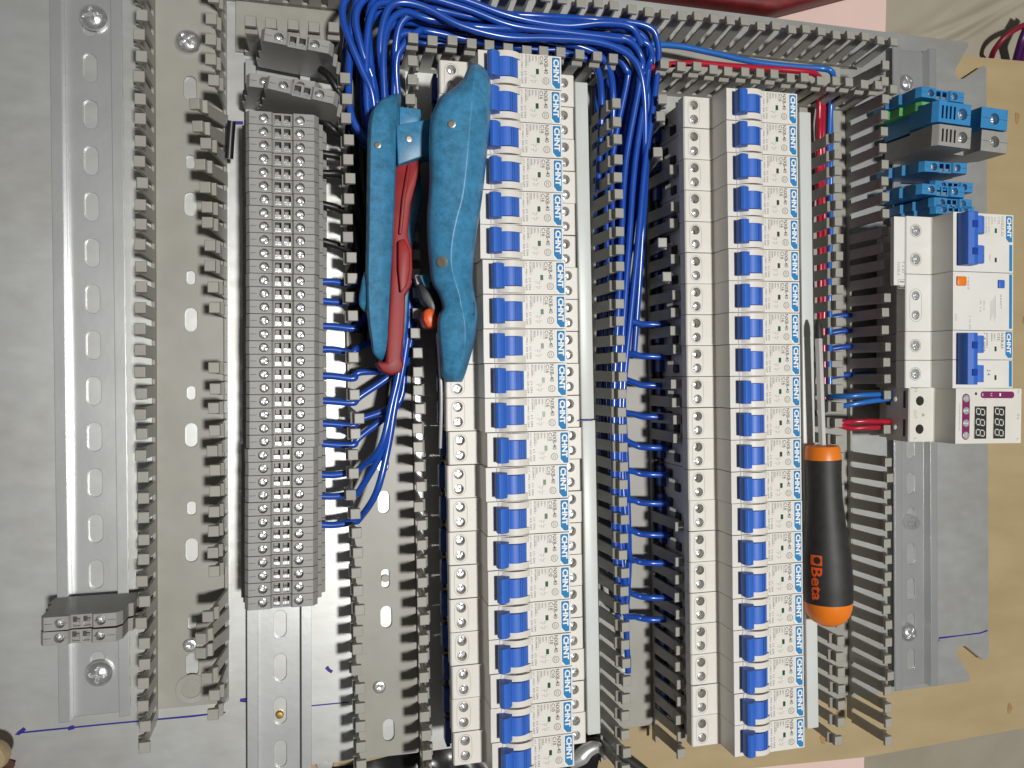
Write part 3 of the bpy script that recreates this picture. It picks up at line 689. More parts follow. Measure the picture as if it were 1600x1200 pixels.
put_text(bm, 'N', -37.6, 16.4, z2, 2.8, 2.0); put_text(bm, 'L', -37.6, -14.6, z2, 2.8, 1.5); put_text(bm, 'OUT', -38.2, 2.8, z2, 3.4, 5.4)
a_ = [bm.verts.new(v) for v in ((-29.4, -0.3, z2), (-32.0, 0.9, z2), (-32.0, -1.5, z2))]; bm.faces.new(a_)
put_text(bm, 'N', 23.4, 16.0, ZL, 2.2, 1.8); put_text(bm, 'IN', 23.4, 1.2, ZL, 2.6, 3.2); put_text(bm, 'L', 23.4, -14.2, ZL, 2.2, 1.4); put_text(bm, 'VOLTAGE PROTECTOR', -20.4, 7.8, ZL, 1.2, 17)
put_text(bm, 'U(V)', 3.4-5, 12, ZL, 1.2, 2.4); put_text(bm, 'VOLTAGE', -9.5, -2, ZL, 1.3, 12); put_text(bm, 'POWER', 4.9, -5, ZL, 1.2, 9)
ob('printed_text', mkflat('printed_text', bm), M_ink2, t)['kind'] = 'stuff'
def fp(pts, zz, nm, m, par=t):
    bm = bmesh.new(); poly(bm, pts, 84.9, zz); return ob(nm, mk(nm, bm), m, par)
bs = fp(stad(-15.3, -0.6, 5.6, 28.4), 85.1, 'button_strip', M_purple)
for k, yy in enumerate((10.6, 3.1, -4.5, -12.0)):
    bt = ob('push_button', lathe('push_button', [(0, 85.6), (1.9, 85.6), (2.25, 85.4), (2.35, 85)], 24), M_grey, t, (-15.3, yy, 0))
    bm = bmesh.new()
    if k in (1, 2):
        s = 1 if k == 1 else -1
        flatrect(bm, -1.5, -0.3, -0.2, 0.2, 85.65); a_ = [bm.verts.new(v) for v in ((1.2-0.9, s*1.0, 85.65), (1.2, s*0.0-0.0, 85.65), (-0.5, s*-0.2, 85.65), (0.2, s*0.2, 85.65))]; bm.faces.new(a_)
    else: put_text(bm, 'SET' if k == 0 else 'ESC', -0.5, 1.4, 85.65, 1.3, 2.8)
    ob('button_mark', mkflat('button_mark', bm), M_wprint, bt)
fp(rrect(-4.6, 24.4-12.5+9, 10.9, 15.1, 1.9), 85.1, 'model_strip', M_purple)
bm = bmesh.new()
for x, s in ((-3.6, '40'), (3.0, 'U'), (9.6, 'I')): put_text(bm, s, x, 14, 85.13, 1.6, 1.8)
ob('printed_text', mkflat('printed_text', bm), M_wprint, t)
fp(circ(-8.0, 13.6, 0.9, 16), 85.1, 'indicator_lamp', M_dark)
for xd in (-8.8, 5.4):
    d = fp(rect(xd, xd+8.9, -14.2, 5.8), 85.08, 'display', M_disp)
    bm = bmesh.new()
    for k in range(3):
        yc = 2.5-6.5*k; x0 = xd+1.3; x1 = xd+7.4; xm = (x0+x1)/2; sk = 0.9; hw_ = 1.75; q = 0.30
        def sg(xa, ya, xb, yb, th=0.34):
            a_ = Vector((xa, ya)); b_ = Vector((xb, yb)); d_ = (b_-a_).normalized(); nn = Vector((-d_.y, d_.x))*th; a_ += d_*0.35; b_ -= d_*0.35
            bm.faces.new([bm.verts.new((v.x, v.y, 85.11)) for v in (a_-nn, b_-nn, b_+nn, a_+nn)])
        def Pt(x, side): return (x, yc+side*hw_-sk*(x-xm)/(x1-x0))
        for xx in (x0, xm, x1): sg(*Pt(xx, 1), *Pt(xx, -1))
        for s in (1, -1): sg(*Pt(x0, s), *Pt(xm, s)); sg(*Pt(xm, s), *Pt(x1, s))
    o = ob('display_digits', mkflat('display_digits', bm), M_seg, d); o['kind'] = 'stuff'

DZ = 0.0
# ================================================================== WIRES
def wire(label, pts, m, r=1.75, group=None, per=8, name='wire', n=10):
    c = Vector(pts[0])
    t = tube(name, [Vector(p)-c for p in pts], r, n=n, per=per)
    return tag(ob(name, t, m, None, c), label, 'wire', group)
def jit(v, s=0.7): return Vector((v[0]+rnd.uniform(-s, s), v[1]+rnd.uniform(-s, s), v[2]+rnd.uniform(-s, s)))
TY = [441, 468, 509, 547, 587, 625, 661, 691, 740, 774, 818]
EY = [508, 558, 603, 652, 700, 742, 787, 836, 880, 934, 968]
order = [0, 3, 6, 9, 1, 4, 7, 10, 2, 5, 8]
for k in range(11):
    j = order[k]; lay = j % 3; c = j//3
    z2 = (9, 20, 31)[lay]+rnd.uniform(-1.5, 1.5)
    P0 = U(486, TY[k], 22); P1 = U(520, TY[k]+rnd.uniform(-1, 4), 22); P2 = U(552, TY[k]+(4 if k < 8 else -3), 22)
    dip = U(566, TY[k]-(8 if k < 9 else 14), 24)
    xs = 94+7.0*c+0.6*lay
    pts = [P0, P1, P2]
    lane = [(830, 574), (770, 586), (700, 601), (630, 616), (570, 628), (500, 634), (420, 630), (330, 618), (250, 608)]
    off = (c-1.5)*7.5+(lay-1)*2.0
    first = True
    for ly, lxp in lane:
        if ly < TY[k]-(22 if k > 6 else 14):
            if first:
                first = False; pts.append(U(562, TY[k]-(5 if k < 7 else 8), 21))
            o2 = off*(0.55 if ly > 560 else 1.0)
            pts.append(jit(U(max(566, lxp+o2), ly, z2+2), 0.6))
    xt = xs-6-3.2*(3-c)*0.6; Yt = 210-6.0*c+rnd.uniform(-1, 1); zt = 14+9*lay+c*2
    pts += [jit((xt, 140, z2+4)), jit((xt-2, 172, zt+3)), jit((xt+1, Yt-9, zt+5)), jit((xt+9, Yt, zt+4))]
    x3 = 262-6.0*c+rnd.uniform(-1, 1)
    for xx in (125, 155, 190, 220): pts.append(jit((xx, Yt-(2.0*math.sin(xx*0.06+k*0.5)), zt+rnd.uniform(-1.5, 1.5)), 0.5))
    pts += [jit((x3-10, Yt-0.5, zt+3)), jit((x3-1, Yt-9, zt+3)), jit((x3, 178, zt))]
    E0 = U(1002, EY[k]-2, 18); E1 = U(1047, EY[k], 21)
    yy = 130
    zz = (10, 18, 26)[lay]
    while yy > E0.y+26:
        f = (130-yy)/340
        g = min(1, f*2.3); xl_ = 234.5+2.6*(j % 4)+(130-yy)*0.0166; pts.append(jit(((x3-6)*(1-g)+xl_*g, yy, zz+4*(1-f)), 0.6)); yy -= 46
    pts += [Vector((238.5+2.0*(j % 4)+(130-E0.y)*0.0166, E0.y+10, zz+2)), Vector((E0.x-3, E0.y+0.8, 17)), Vector((E0.x+6, (E0.y+E1.y)/2, 20)), Vector((E1.x+1.5, E1.y, 21)), Vector((E1.x+4, E1.y, 21))]
    wire('looping blue wire from the grey stack, %s from the top where it leaves' % nth(k+1), pts, M_wireb, 1.95, 'blue wires looping from the terminal stack to the middle row')
for i in range(6):
    x_ = 233.5+2.6*i; n_end = (-60, -100, -150, -178, -120, -190)[i]
    pts = []; yy = 190
    while yy > n_end: pts.append(jit((x_+(190-yy)*0.0166+1.2*math.sin(yy*0.04+i), yy, 7+4.0*((i*2) % 3)+3*(i % 2)), 0.6)); yy -= 34
    wire('blue wire lying low along the middle duct, %s from its left fingers' % nth(i+1), pts, M_wireb, 1.9, 'blue wires lying low in the middle duct')
# lighter bridging ends dropping beside the left row top, seen above the duct
for i, (pts, lab) in enumerate((
    ([(934, 300, 14), (938, 220, 16), (940, 150, 22), (932, 105, 30), (905, 88, 30), (860, 80, 28), (760, 66, 26), (690, 58, 26), (640, 52, 28), (622, 60, 28), (615, 90, 24), (612, 140, 20), (606, 260, 18), (604, 420, 14)], 'innermost blue wire hugging the corner fingers above the left row'),
    ([(948, 420, 14), (955, 240, 20), (958, 150, 26), (948, 100, 34), (915, 76, 36), (850, 62, 34), (770, 52, 34), (700, 34, 36), (655, 24, 36), (632, 30, 36), (620, 60, 34), (616, 140, 28), (610, 300, 20), (606, 480, 14)], 'blue wire second from the inside of the corner bend above the left row'),
    ([(986, 470, 20), (1003, 330, 26), (1008, 220, 30), (1004, 130, 36), (985, 88, 40), (935, 66, 42), (860, 60, 42), (790, 58, 42), (720, 40, 42), (665, 12, 42), (625, 4, 42), (604, 20, 42), (594, 70, 40), (600, 130, 36), (604, 190, 34), (604, 300, 24)], 'blue wire riding highest over the bundle along the top'),
    ([(1008, 110, 34), (1016, 96, 38), (1018, 82, 38), (1006, 66, 38), (960, 60, 38), (880, 50, 38), (800, 40, 38), (730, 14, 38), (660, -6, 38), (600, -14, 38), (568, 0, 40), (556, 30, 40), (566, 80, 38), (584, 130, 34), (590, 190, 30)], 'blue wire making a loose loop right of the bundle at the top'),
    ([(1003, 70, 40), (985, 42, 40), (940, 36, 40), (880, 40, 38), (800, 26, 38), (720, -2, 38), (640, -22, 38), (570, -22, 38), (540, 0, 40), (536, 30, 40), (546, 62, 40), (566, 110, 38), (582, 150, 36), (588, 220, 30)], 'blue wire at the outer left of the bundle crossing the dark duct end'),
    ([(990, 560, 12), (1000, 420, 18), (1010, 250, 26), (1012, 150, 30), (1000, 100, 34), (970, 76, 34), (900, 62, 32), (820, 56, 30), (740, 30, 30), (660, 0, 32), (600, -10, 34), (580, 10, 36), (576, 60, 36), (584, 140, 34), (596, 200, 30), (600, 330, 20)], 'blue wire in the middle of the bundle bending down beside the middle duct'))):
    wire(lab, [U(*p) for p in pts], M_wireb, 2.05, 'blue wires bundled along the top')
# black wires from the stack
for i, (pts, lab) in enumerate((
    ([(500, 108, 28), (513, 118, 30), (526, 138, 30), (538, 160, 26), (552, 190, 16), (556, 330, 8), (556, 520, 8)], 'black wire curving from under the topmost loose terminal block'),
    ([(500, 186, 26), (514, 196, 27), (528, 209, 25), (546, 230, 12), (560, 330, 6), (560, 500, 6)], 'black wire beside the leaning terminal block'),
    ([(492, 238, 26), (512, 241, 26), (532, 245, 24), (552, 258, 14), (564, 340, 8), (566, 480, 8)], 'black wire third from the top at the right of the stack'),
    ([(492, 270, 26), (512, 271, 26), (532, 273, 24), (554, 290, 16), (568, 380, 12), (570, 470, 10)], 'black wire fourth from the top at the right of the stack'),
    ([(492, 317, 26), (512, 321, 26), (532, 328, 24), (553, 345, 18), (560, 420, 14), (562, 520, 12)], 'black wire fifth from the top at the right of the stack'),
    ([(492, 375, 26), (512, 379, 26), (534, 387, 24), (554, 402, 20), (566, 460, 14), (568, 540, 10)], 'lowest black wire just above the first blue one'),
    ([(552, -20, 20), (551, 60, 22), (550, 140, 18), (552, 230, 10)], 'black cable running up the left side of the duct beside the stack'),
    ([(566, -10, 16), (562, 90, 14), (570, 200, 8), (580, 360, 6), (590, 520, 5)], 'black cable under the blue bundle at the upper bend'),
    ([(600, 190, 6), (606, 330, 6), (612, 520, 6), (606, 640, 5)], 'black cable on the duct floor under the blue stripping tool'))):
    wire(lab, [U(*p) for p in pts], M_wirek, 2.1, 'black wires in the duct beside the stack')
wire('short black wire stub standing beside the top of the terminal stack', [U(358, 248, 14), U(360, 215, 16), U(362, 189, 18)], M_wirek, 2.2)
# red and blue supply pair across the top right
wire('red wire lying along the top duct above the middle row', [U(*p) for p in ((1000, 110, 30), (1012, 107, 32), (1045, 101, 32), (1090, 99, 32), (1150, 104, 32), (1210, 108, 32), (1258, 112, 34), (1274, 116, 32), (1282, 128, 24), (1280, 160, 12), (1278, 300, 6))], M_wirer, 1.9, 'wires of the supply pair')
wire('light blue wire lying along the top duct above the red one', [U(*p) for p in ((985, 66, 20), (1010, 69, 22), (1060, 72, 22), (1110, 82, 22), (1180, 97, 22), (1240, 104, 24), (1282, 107, 26), (1298, 111, 28), (1302, 124, 24), (1298, 160, 10), (1292, 300, 5))], M_wirelb, 1.9, 'wires of the supply pair')
for i, (px, pz, m, ye, lab) in enumerate(((1281, 9, M_wirer, 655, 'red wire running down the right duct nearest the pale cover'), (1287, 6, M_wirer, 640, 'red wire running down the right duct floor'), (1297, 6, M_wirelb, 620, 'blue wire running down the right duct floor'))):
    wire(lab, [U(px+rnd.uniform(-1.5, 1.5), y, pz+rnd.uniform(-1, 2)) for y in range(150, ye, 52)]+[U(px+4, ye, pz)], m, 1.8, 'wires running down the right duct')
for pts, m, lab in (
    (((1288, 616, 14), (1300, 619, 24), (1325, 619, 33), (1352, 617, 36), (1384, 616, 36), (1392, 616, 36)), M_wirelb, 'upper blue wire entering the voltage protector'),
    (((1284, 644, 14), (1300, 637, 26), (1325, 633, 33), (1352, 628, 36), (1382, 624, 36), (1392, 623, 36)), M_wirelb, 'lower blue wire entering the voltage protector'),
    (((1283, 664, 14), (1297, 662, 26), (1312, 665, 36), (1330, 669, 34), (1356, 668, 36), (1392, 667, 36)), M_wirer, 'lower red wire twisted into the voltage protector'),
    (((1283, 660, 18), (1297, 666, 22), (1312, 661, 36), (1332, 659, 35), (1356, 658, 37), (1392, 659, 36)), M_wirer, 'upper red wire twisted into the voltage protector')):
    wire(lab, [U(*p) for p in pts], m, 1.7, 'wires entering the voltage protector')
for y0 in (492, 516, 541, 585):
    wire('blue wire tail seen between the right duct fingers at the %s gap' % {492: 'upper', 516: 'second', 541: 'third', 585: 'lowest'}[y0], [U(1300, y0+4, 4), U(1320, y0+1, 6), U(1350, y0, 8), U(1365, y0-1, 12)], M_wireb, 1.8, 'blue wire tails in the right duct')

# ================================================================== BLUE STRIPPING TOOL
tool = empty('wire_stripper', U(690, 340, 50), 'worn blue wire stripping tool with red lever lying across the left breaker row', 'wire stripper')
TO = U(690, 340, 50)
def dome_handle(name, st, m, nseg=14, flat=0.0, parent=tool):
    """st = [(py, xl, xr, xridge, zbase, ztop)] -> lofted body, rounded across"""
    secs = []
    for py, xl, xr, xm, zb, zt in st:
        pts = []
        zmid = zb+(zt-zb)*0.35
        A = U(xl, py, zmid); B = U(xr, py, zmid); Mx = U(xm, py, zt)
        fr = min(0.9, max(0.1, (xm-xl)/max(1e-6, xr-xl)))
        prof_ = [(0, 0), (0.015, 0.34), (0.05, 0.56), (0.11, 0.70)]+[(0.11+(fr-0.11)*k, 0.70+0.30*k**0.8) for k in (0.3, 0.6, 0.85, 0.95)]+[(fr, 1.0)]
        prof_ += [(fr+(0.94-fr)*k, 1-0.38*k**1.25) for k in (0.06, 0.18, 0.4, 0.65, 0.85)]+[(0.955, 0.52), (0.985, 0.3), (1, 0)]
        if flat: prof_ = [(0, 0), (0.02, 0.5), (0.06, 0.74), (0.12, 0.83)]+[(0.12+(fr-0.12)*k, 0.83+0.14*k) for k in (0.3, 0.6, 0.9)]+[(fr-0.03, 0.99), (fr, 1.0), (fr+0.03, 0.96)]+[(fr+0.03+(0.97-fr)*k, 0.96-0.8*k) for k in (0.25, 0.5, 0.75)]+[(1, 0)]
        for fx, fz in prof_:
            zz_ = zmid+(zt-zmid)*fz; q_ = U(xl+(xr-xl)*fx, py, zz_); pts.append(q_-TO)
        pts.append(Vector((B.x-1.5, A.y, zb))-TO); pts.append(Vector((A.x+1.5, A.y, zb))-TO)
        secs.append(pts)
    return ob(name, loft(name, secs, 42 if flat else 75), m, parent)
def dens(st, n=4):
    out = []
    P = [Vector(s) if False else s for s in st]
    for i in range(len(P)-1):
        p0 = P[max(i-1, 0)]; p1 = P[i]; p2 = P[i+1]; p3 = P[min(i+2, len(P)-1)]
        for k in range(n):
            t = k/n; out.append(tuple(0.5*((2*b)+(c-a)*t+(2*a-5*b+4*c-d)*t*t+(3*b-a-3*c+d)*t**3) for a, b, c, d in zip(p0, p1, p2, p3)))
    out.append(P[-1]); return out
rh = [(99, 738, 745, 741, 77, 80), (102, 734, 751, 741, 74, 86), (110, 729, 760, 741, 72, 90), (125, 722, 766, 740, 71, 93), (140, 705, 768, 739, 71, 94), (150, 689, 768, 738, 71, 95), (168, 679, 767, 737, 71, 95), (190, 672, 766, 735, 71, 95), (230, 670, 762, 732, 70, 95), (280, 671, 757, 727, 69, 94), (312, 669, 753, 722, 68, 93), (340, 667, 749, 714, 67, 92), (380, 668, 743, 706, 65, 90), (415, 671, 740, 705, 63, 88), (440, 674, 739, 711, 62, 86), (458, 684, 742, 717, 61, 85), (480, 691, 746, 721, 60, 84), (492, 685, 747, 724, 59, 83), (510, 683, 746, 727, 59, 82), (540, 686, 740, 727, 58, 80), (565, 689, 733, 722, 57, 77), (585, 690, 727, 712, 56, 74), (597, 697, 722, 709, 55, 68)]
HR = dome_handle('handle', dens(rh, 3), M_tool)
lh = [(146, 617, 625, 621, 52, 58), (152, 602, 627, 620, 44, 64), (162, 588, 627, 619, 42, 67), (180, 578, 626, 618, 41, 69), (210, 574, 625, 617, 41, 70), (280, 573, 622, 615, 41, 70), (360, 572, 619, 612, 41, 68), (430, 571, 614, 609, 41, 66), (490, 573, 611, 606, 41, 64), (530, 579, 609, 605, 41, 62), (552, 583, 607, 603, 41, 59), (564, 594, 606, 602, 41, 54)]
HL = dome_handle('handle', dens(lh, 3), M_tool, flat=0.30)
fin = [(425, 569, 580, 574, 44, 56), (440, 565, 580, 572, 44, 58), (465, 561, 582, 571, 44, 58), (478, 562, 582, 572, 44, 56), (488, 570, 582, 576, 44, 52)]
dome_handle('finger_guard', dens(fin, 3), M_tool, flat=0.3)
def tslab(name, px, z0, z1, m, parent=tool, bev=0.8):
    bm = bmesh.new(); pts = [U(x, y, z1)-TO for x, y in px]
    poly(bm, [(p.x, p.y) for p in pts], z0-TO.z, z1-TO.z)
    bmesh.ops.recalc_face_normals(bm, faces=bm.faces)
    bmesh.ops.bevel(bm, geom=[e for e in bm.edges], offset=bev, segments=2, affect='EDGES', profile=0.5, clamp_overlap=True)
    return ob(name, mk(name, bm, 40), m, parent)
tslab('link_arm', [(619, 196), (632, 192), (676, 185), (678, 240), (655, 246), (622, 257)], 55, 69, M_tool)
tslab('jaw_block', [(624, 166), (657, 170), (662, 196), (624, 200)], 45, 59, M_tool)
tslab('inner_lever', [(655, 250), (660, 300), (648, 360), (640, 440), (636, 500), (630, 545), (622, 545), (628, 470), (634, 380), (643, 300)], 41, 47, M_tool)
red = tslab('red_lever', [(620, 246), (660, 243), (656, 262), (650, 288), (642, 320), (637, 366), (644, 390), (645, 420), (643, 447), (634, 461), (632, 515), (628, 560), (632, 570), (626, 582), (612, 587), (597, 580), (588, 566), (604, 566), (606, 520), (611, 440), (614, 350)], 41, 63, M_toolred, bev=1.2)
tslab('lever_grip', [(622, 376), (632, 372), (641, 392), (641, 420), (637, 444), (626, 458), (622, 420)], 61, 67, M_toolred, red, 1.0)
tslab('lever_rib', [(637, 256), (643, 256), (634, 310), (628, 366), (623, 366), (628, 310)], 62, 65.5, M_toolred, red, 0.7)
tslab('jaw_cover', [(652, 444), (676, 440), (690, 462), (690, 492), (678, 492), (672, 484), (660, 470)], 49, 61, M_black)
tslab('steel_jaw', [(648, 430), (656, 428), (660, 440), (672, 452), (664, 456), (652, 446)], 47, 55, M_steel, bev=0.4)
tslab('blue_tab', [(655, 430), (672, 428), (672, 452), (662, 446)], 51, 62.5, M_tool, bev=0.5)
tslab('adjusting_knob', [(662, 486), (670, 480), (680, 484), (686, 500), (682, 512), (668, 512), (661, 500)], 45, 63, M_or2, bev=2.0)
bpy.context.view_layer.update()
def on(o_, px, py):
    c = Vector((CAMX, 0, CAMH)); d = (U(px, py, 0)-c).normalized()
    hit, loc, nor, _ = o_.ray_cast((c-TO)*S, d)
    return (loc/S, nor) if hit else (U(px, py, 70)-TO, Vector((0, 0, 1)))
for px, py, tgt, r_ in ((706, 194, HR, 2.0), (691, 409, HR, 2.9), (590, 227, HL, 1.7), (639, 217, None, 1.7)):
    loc, nor = on(tgt, px, py) if tgt else (U(px, py, 69)-TO, Vector((0, 0, 1)))
    if nor.z < 0: nor = -nor
    o = ob('rivet', head('rivet', r_, 0.7, 0, False, n=24, rings=5), M_rivet, tool, loc, nor.to_track_quat('Z', 'Y').to_euler())
p0, p1 = U(684, 520, 60), U(688, 700, 50)
ob('tension_wire', tube('tension_wire', [p0-TO, (p0+p1)/2-TO+Vector((1, 0, 1)), p1-TO], 0.9, per=6), M_steel, tool)
p = U(738, 482, 80)-TO; ob('lanyard_slot', bevbox('lanyard_slot', p.x-1.3, p.x+1.5, p.y-4, p.y+4, p.z-8, p.z-1.2, 1.0), M_dark, tool)

# ================================================================== SCREWDRIVER
P0 = U(1294, 960, 60); P1 = U(1285, 700, 59)
ax = (P1-P0).normalized(); sd = empty('screwdriver', P0, 'screwdriver with black rubber grip and orange ends resting on the middle row cover', 'screwdriver')
rot = Vector((0, 0, 1)).rotation_difference(ax); sd.rotation_mode = 'QUATERNION'; sd.rotation_quaternion = rot
Ld = (P1-P0).length
K = 1.0
ob('end_cap', lathe('end_cap', [(0, -6.3), (6, -5.6), (10, -3.0), (12.4, 0.6), (13.6, 4.4), (14.1, 8.0), (14.1, 8.6)], 40), M_orange, sd)
def grip_r(t):
    pts = [(0, 14.25), (0.12, 14.6), (0.3, 14.1), (0.45, 12.7), (0.6, 11.2), (0.75, 10.3), (0.88, 10.1), (1, 10.5)]
    for (a, ra), (b, rb) in zip(pts, pts[1:]):
        if t <= b: u = (t-a)/(b-a); u = u*u*(3-2*u); return ra+(rb-ra)*u
    return pts[-1][1]
gz0, gz1 = 8.4, Ld-6.6
ob('rubber_grip', lathe('rubber_grip', [(13.6, gz0)]+[(grip_r(i/40), gz0+0.2+(gz1-gz0-0.4)*i/40) for i in range(41)]+[(9.8, gz1)], 48), M_rubber, sd)
ob('collar', lathe('collar', [(9.6, gz1-0.5), (10.4, gz1), (10.0, Ld-0.2), (9.2, Ld+1.2), (5, Ld+1.8), (2.2, Ld+1.8)], 40), M_orange, sd)
shl = 74
ob('shaft', lathe('shaft', [(2.25, Ld), (2.25, Ld+shl-9), (2.0, Ld+shl-8)], 6, 20), M_steel, sd)
ob('tip', lathe('tip', [(2.1, Ld+shl-8.4), (2.4, Ld+shl-6), (2.2, Ld+shl-1), (0.9, Ld+shl+3), (0, Ld+shl+3)], 12), M_dark, sd)
# lettering wrapped round the grip
qi = rot.inverted()
dirv = qi @ Vector((-0.86, 0.0, 0.51)); th0 = math.atan2(dirv.y, dirv.x)
xs_ = qi @ Vector((1, 0, 0)); sgn = 1 if math.atan2(xs_.y, xs_.x)-th0 > 0 or True else -1
ccw = (Vector((-math.sin(th0), math.cos(th0), 0)).dot(xs_)) > 0
def wrap(bm_, name, m):
    for v in bm_.verts:
        a, zloc = v.co.x, v.co.y
        t = (zloc-gz0)/(gz1-gz0); r = grip_r(min(1, max(0, t)))+0.12
        th = th0+(a/r if ccw else -a/r); v.co = Vector((r*math.cos(th), r*math.sin(th), zloc))
    bmesh.ops.recalc_face_normals(bm_, faces=bm_.faces)
    for f in bm_.faces:
        c = f.calc_center_median()
        if f.normal.dot(Vector((c.x, c.y, 0))) < 0: f.normal_flip()
    for v in bm_.verts: v.co *= S
    me = bpy.data.meshes.new(name); bm_.to_mesh(me); bm_.free(); return ob(name, me, m, sd)
bm = bmesh.new(); put_text(bm, 'Beta', -3.2, 31.0, 0, 9.2, 19.5, bold=0.18)
bmesh.ops.subdivide_edges(bm, edges=bm.edges[:], cuts=1)
wrap(bm, 'maker_lettering', M_or2)['kind'] = 'stuff'
bm = bmesh.new()
T = [loop(bm, rrect(-3.4, 3.6, 32.2, 38.2, 0.4), 0), loop(bm, circ(0.6, 35.2, 2.1, 14)+[], 0)]
fill(bm, T)
bmesh.ops.subdivide_edges(bm, edges=bm.edges[:], cuts=1)
wrap(bm, 'maker_emblem', M_or2)['kind'] = 'stuff'

# ================================================================== MARKER LINES
def ink(label, pts, w=1.0, z=0.06):
    bm = bmesh.new(); P = [U(*p, 0) for p in pts]; L_ = []; R2_ = []
    for i, p in enumerate(P):
        d = (P[min(i+1, len(P)-1)]-P[max(i-1, 0)]).normalized(); n = Vector((-d.y, d.x, 0))*(w/2*(0.75+0.5*rnd.random()))
        L_.append(bm.verts.new((p.x+n.x, p.y+n.y, z))); R2_.append(bm.verts.new((p.x-n.x, p.y-n.y, z)))
    for i in range(len(P)-1): bm.faces.new((L_[i], L_[i+1], R2_[i+1], R2_[i]))
    return tag(ob('marker_line', mkflat('marker_line', bm), M_pen), label, 'marker line', 'blue marker lines on the plate')
ink('long blue marker line with an arrow end across the lower left of the plate', [(24, 1148), (32, 1145), (60, 1142), (110, 1137), (170, 1131), (235, 1125), (300, 1119), (352, 1113)], 1.1)
ink('blue marker arrowhead at the left end of the long line', [(27, 1147), (33, 1143), (39, 1138)], 2.2, 0.08)
ink('blue marker dot on the long line below the far left rail', [(106, 1139), (111, 1137), (116, 1136)], 2.2, 0.08)
ink('short blue marker line below the terminal stack right of its rail', [(484, 1103), (515, 1100), (545, 1097)], 0.8)
ink('blue marker blot on the plate right of the terminal rail', [(510, 1042), (514, 1047), (519, 1050)], 2.2)
ink('small blue marker square left of the terminal rail', [(375, 1094), (385, 1094)], 2.4)
ink('blue marker dash left of the top of the terminal stack', [(366, 192), (380, 192)], 2.0)
ink('blue marker corner line at the lower right of the plate', [(1467, 1002), (1467, 997), (1500, 993), (1532, 989), (1543, 985)], 1.1)
bm = bmesh.new(); p = U(915, 657, 48.2); flatrect(bm, p.x-4.6, p.x+4.2, p.y-0.35, p.y+0.35, 48.15)
tag(ob('marker_line', mkflat('marker_line', bm), M_pen), 'blue marker stroke where the two left busbar covers meet', 'marker line', 'blue marker lines on the plate')

# ================================================================== LOOSE THINGS AROUND
p = U(1215, 14, -6); q = U(1120, 0, -6); r = U(1300, -8, -6)
dx = (q-p).normalized(); dy = (r-p).normalized()
bm = bmesh.new(); A = [p, p+dx*260, p+dx*260+dy*200, p+dy*200]; poly(bm, [(v.x, v.y) for v in A], -27.8, -6)
bmesh.ops.bevel(bm, geom=[e for e in bm.edges], offset=4, segments=3, affect='EDGES', profile=0.5)
tag(ob('tool_case', mk('tool_case', bm, 40), M_dred), 'dark red case corner on the pink sheet above the plate', 'case')
# crumpled film at the top right
bm = bmesh.new(); nx_, ny_ = 92, 52; grid = []
folds = [(U(1440, 58, -28), U(1545, 15, -28), 4.5, 5.0), (U(1425, 52, -28), U(1500, 4, -28), 2.0, 6.0), (U(1560, 26, -28), U(1606, 2, -28), 6.0, 5.5), (U(1480, 80, -28), U(1600, 62, -28), 1.0, 9.0)]
for j in range(ny_):
    row = []
    for i in range(nx_):
        X = 470+i*2.6; Y = 232+j*2.6; z = -30.8+0.8*math.sin(X*0.07+Y*0.05)+0.5*math.sin(X*0.19-Y*0.13)
        for fa, fb, fh, fw in folds:
            d2 = (fb-fa).normalized(); dd = (X-fa.x)*(-d2.y)+(Y-fa.y)*d2.x+1.5*math.sin(X*0.05)
            z += fh*math.exp(-(dd/(fw if dd > 0 else fw*0.35))**2)
        row.append(bm.verts.new((X, Y, max(z, -31.6))))
    grid.append(row)
for j in range(ny_-1):
    for i in range(nx_-1): bm.faces.new((grid[j][i], grid[j][i+1], grid[j+1][i+1], grid[j+1][i]))
tag(ob('plastic_film', mk('plastic_film', bm, True), M_film), 'crumpled tan plastic film behind the upper right corner of the plate', 'plastic film')
wire('dark red cable arching in at the upper right edge', [U(*p) for p in ((1549, 90, -24), (1554, 78, -18), (1568, 60, -12), (1590, 44, -10), (1620, 32, -12))], mat('dark red cable', (0.20, 0.01, 0.025), 0.45), 2.1)
for i, d in enumerate((3, 11)):
    wire('purple cable in the bundle at the right edge, %s from the left' % nth(i+1), [U(1583+d, 98+d*0.3, -22), U(1588+d, 80, -16), U(1596+d, 55, -10), U(1612+d, 20, -12)], M_pcab, 2.6, 'purple cables at the right edge')
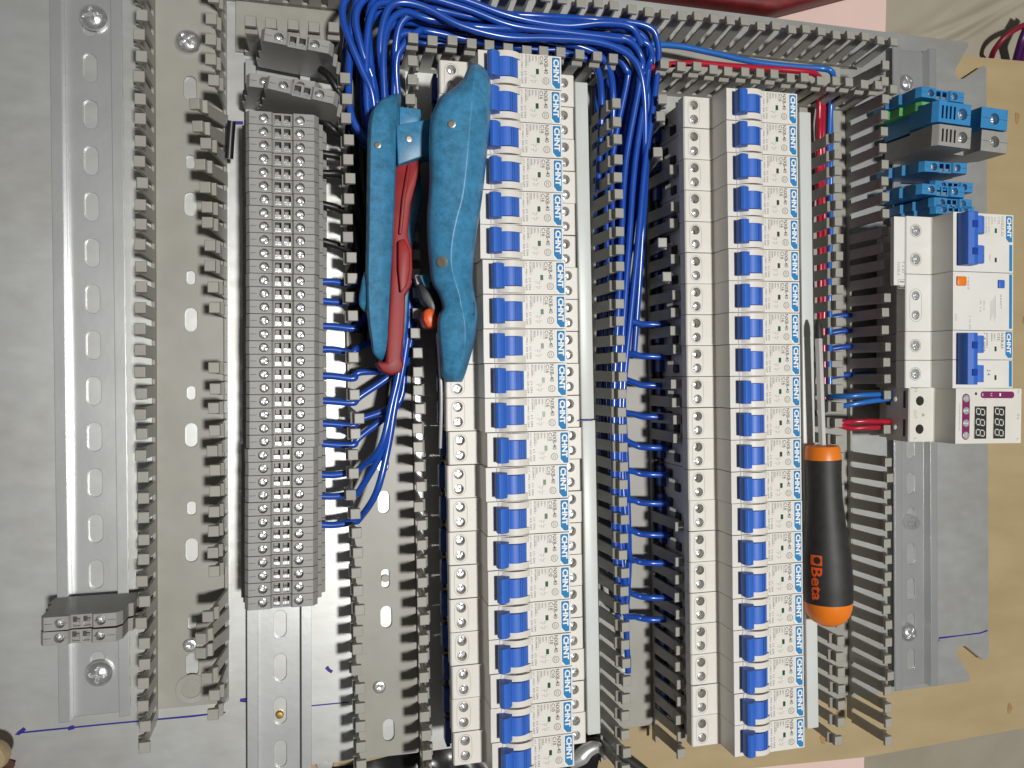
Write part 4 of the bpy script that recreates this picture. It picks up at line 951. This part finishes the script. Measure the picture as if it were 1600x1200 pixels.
# tan handle end at the lower left
p = U(0, 1180, 10); t = empty('mallet', (p.x, p.y, 0), 'rounded tan mallet head on a brown grip at the lower left corner', 'mallet')
o = ob('head_face', lathe('head_face', [(0, 5.2), (4, 4.9), (7.2, 3.6), (8.2, 1.2), (7.6, -2.2), (4.5, -4.5), (0, -5)], 32), M_tan, t, (-1.4, 2.6, 14.5), (R_(10), R_(-6), 0))
q = U(-10, 1250, 7)-p; ob('grip', tube('grip', [Vector((0.0, -6.5, 7)), Vector((q.x*0.5, q.y*0.6, 6.8)), Vector((q.x, q.y, 6.5))], lambda t_: 5.8-1.6*t_, n=20), M_brown, t)
# black bag and spanner under the lower end of the left row
bm = bmesh.new(); grid = []
for j in range(16):
    row = []
    for i in range(40):
        X = 66+i*4.4; Y = -229-j*4.2
        z = -5.6+6.5*(1-math.exp(-j*0.55))+2.4*math.sin(X*0.11+j*0.5)*min(1, j/4)+1.5*math.sin(X*0.31-j*0.9)*min(1, j/3)
        row.append(bm.verts.new((X, Y+2.5*math.sin(X*0.06), max(-5.7, z))))
    grid.append(row)
for j in range(15):
    for i in range(39): bm.faces.new((grid[j][i], grid[j][i+1], grid[j+1][i+1], grid[j+1][i]))
tag(ob('plastic_bag', mk('plastic_bag', bm, True), M_bag), 'black plastic bag peeking out below the plate under the left row', 'bag')
sp = empty('spanner', U(925, 1180, 0), 'bright steel spanner jaw with black grip below the left breaker row', 'spanner'); SO = U(925, 1180, 0)
pts = [U(890, 1192, 8)-SO, U(905, 1184, 9)-SO, U(918, 1172, 9)-SO, U(932, 1167, 9)-SO, U(942, 1174, 9)-SO, U(946, 1184, 8)-SO]
ob('jaw', tube('jaw', pts, lambda t: 5.2*(1-0.45*abs(2*t-0.5)), n=14), mat('satin steel', (0.72, 0.72, 0.71), 0.33, 0.7), sp)
pts = [U(898, 1174, 2)-SO, U(925, 1160, 3)-SO, U(945, 1160, 3)-SO, U(968, 1178, 3)-SO, U(1000, 1200, 3)-SO, U(1030, 1225, 3)-SO]
ob('grip', tube('grip', pts, 3.2, n=12), M_rubber, sp)
p = U(508, 1196, 2); o = ob('bottle_cap', lathe('bottle_cap', [(0, 6), (4.6, 5.4), (5.6, 3.5), (5.8, 0), (0, 0)], 24), M_steel, None, (p.x, p.y, -5.8)); tag(o, 'small shiny metal cap below the lower edge of the plate beside the rail', 'cap')
p = U(437, 1117, 1.4); o = ob('brass_stud', lathe('brass_stud', [(0, 2.4), (1.8, 2.2), (2.2, 1.4), (2.2, 0)], 18), M_brass, None, (p.x, p.y, 0.3)); tag(o, 'small brass stud in a slot low on the terminal rail', 'stud')
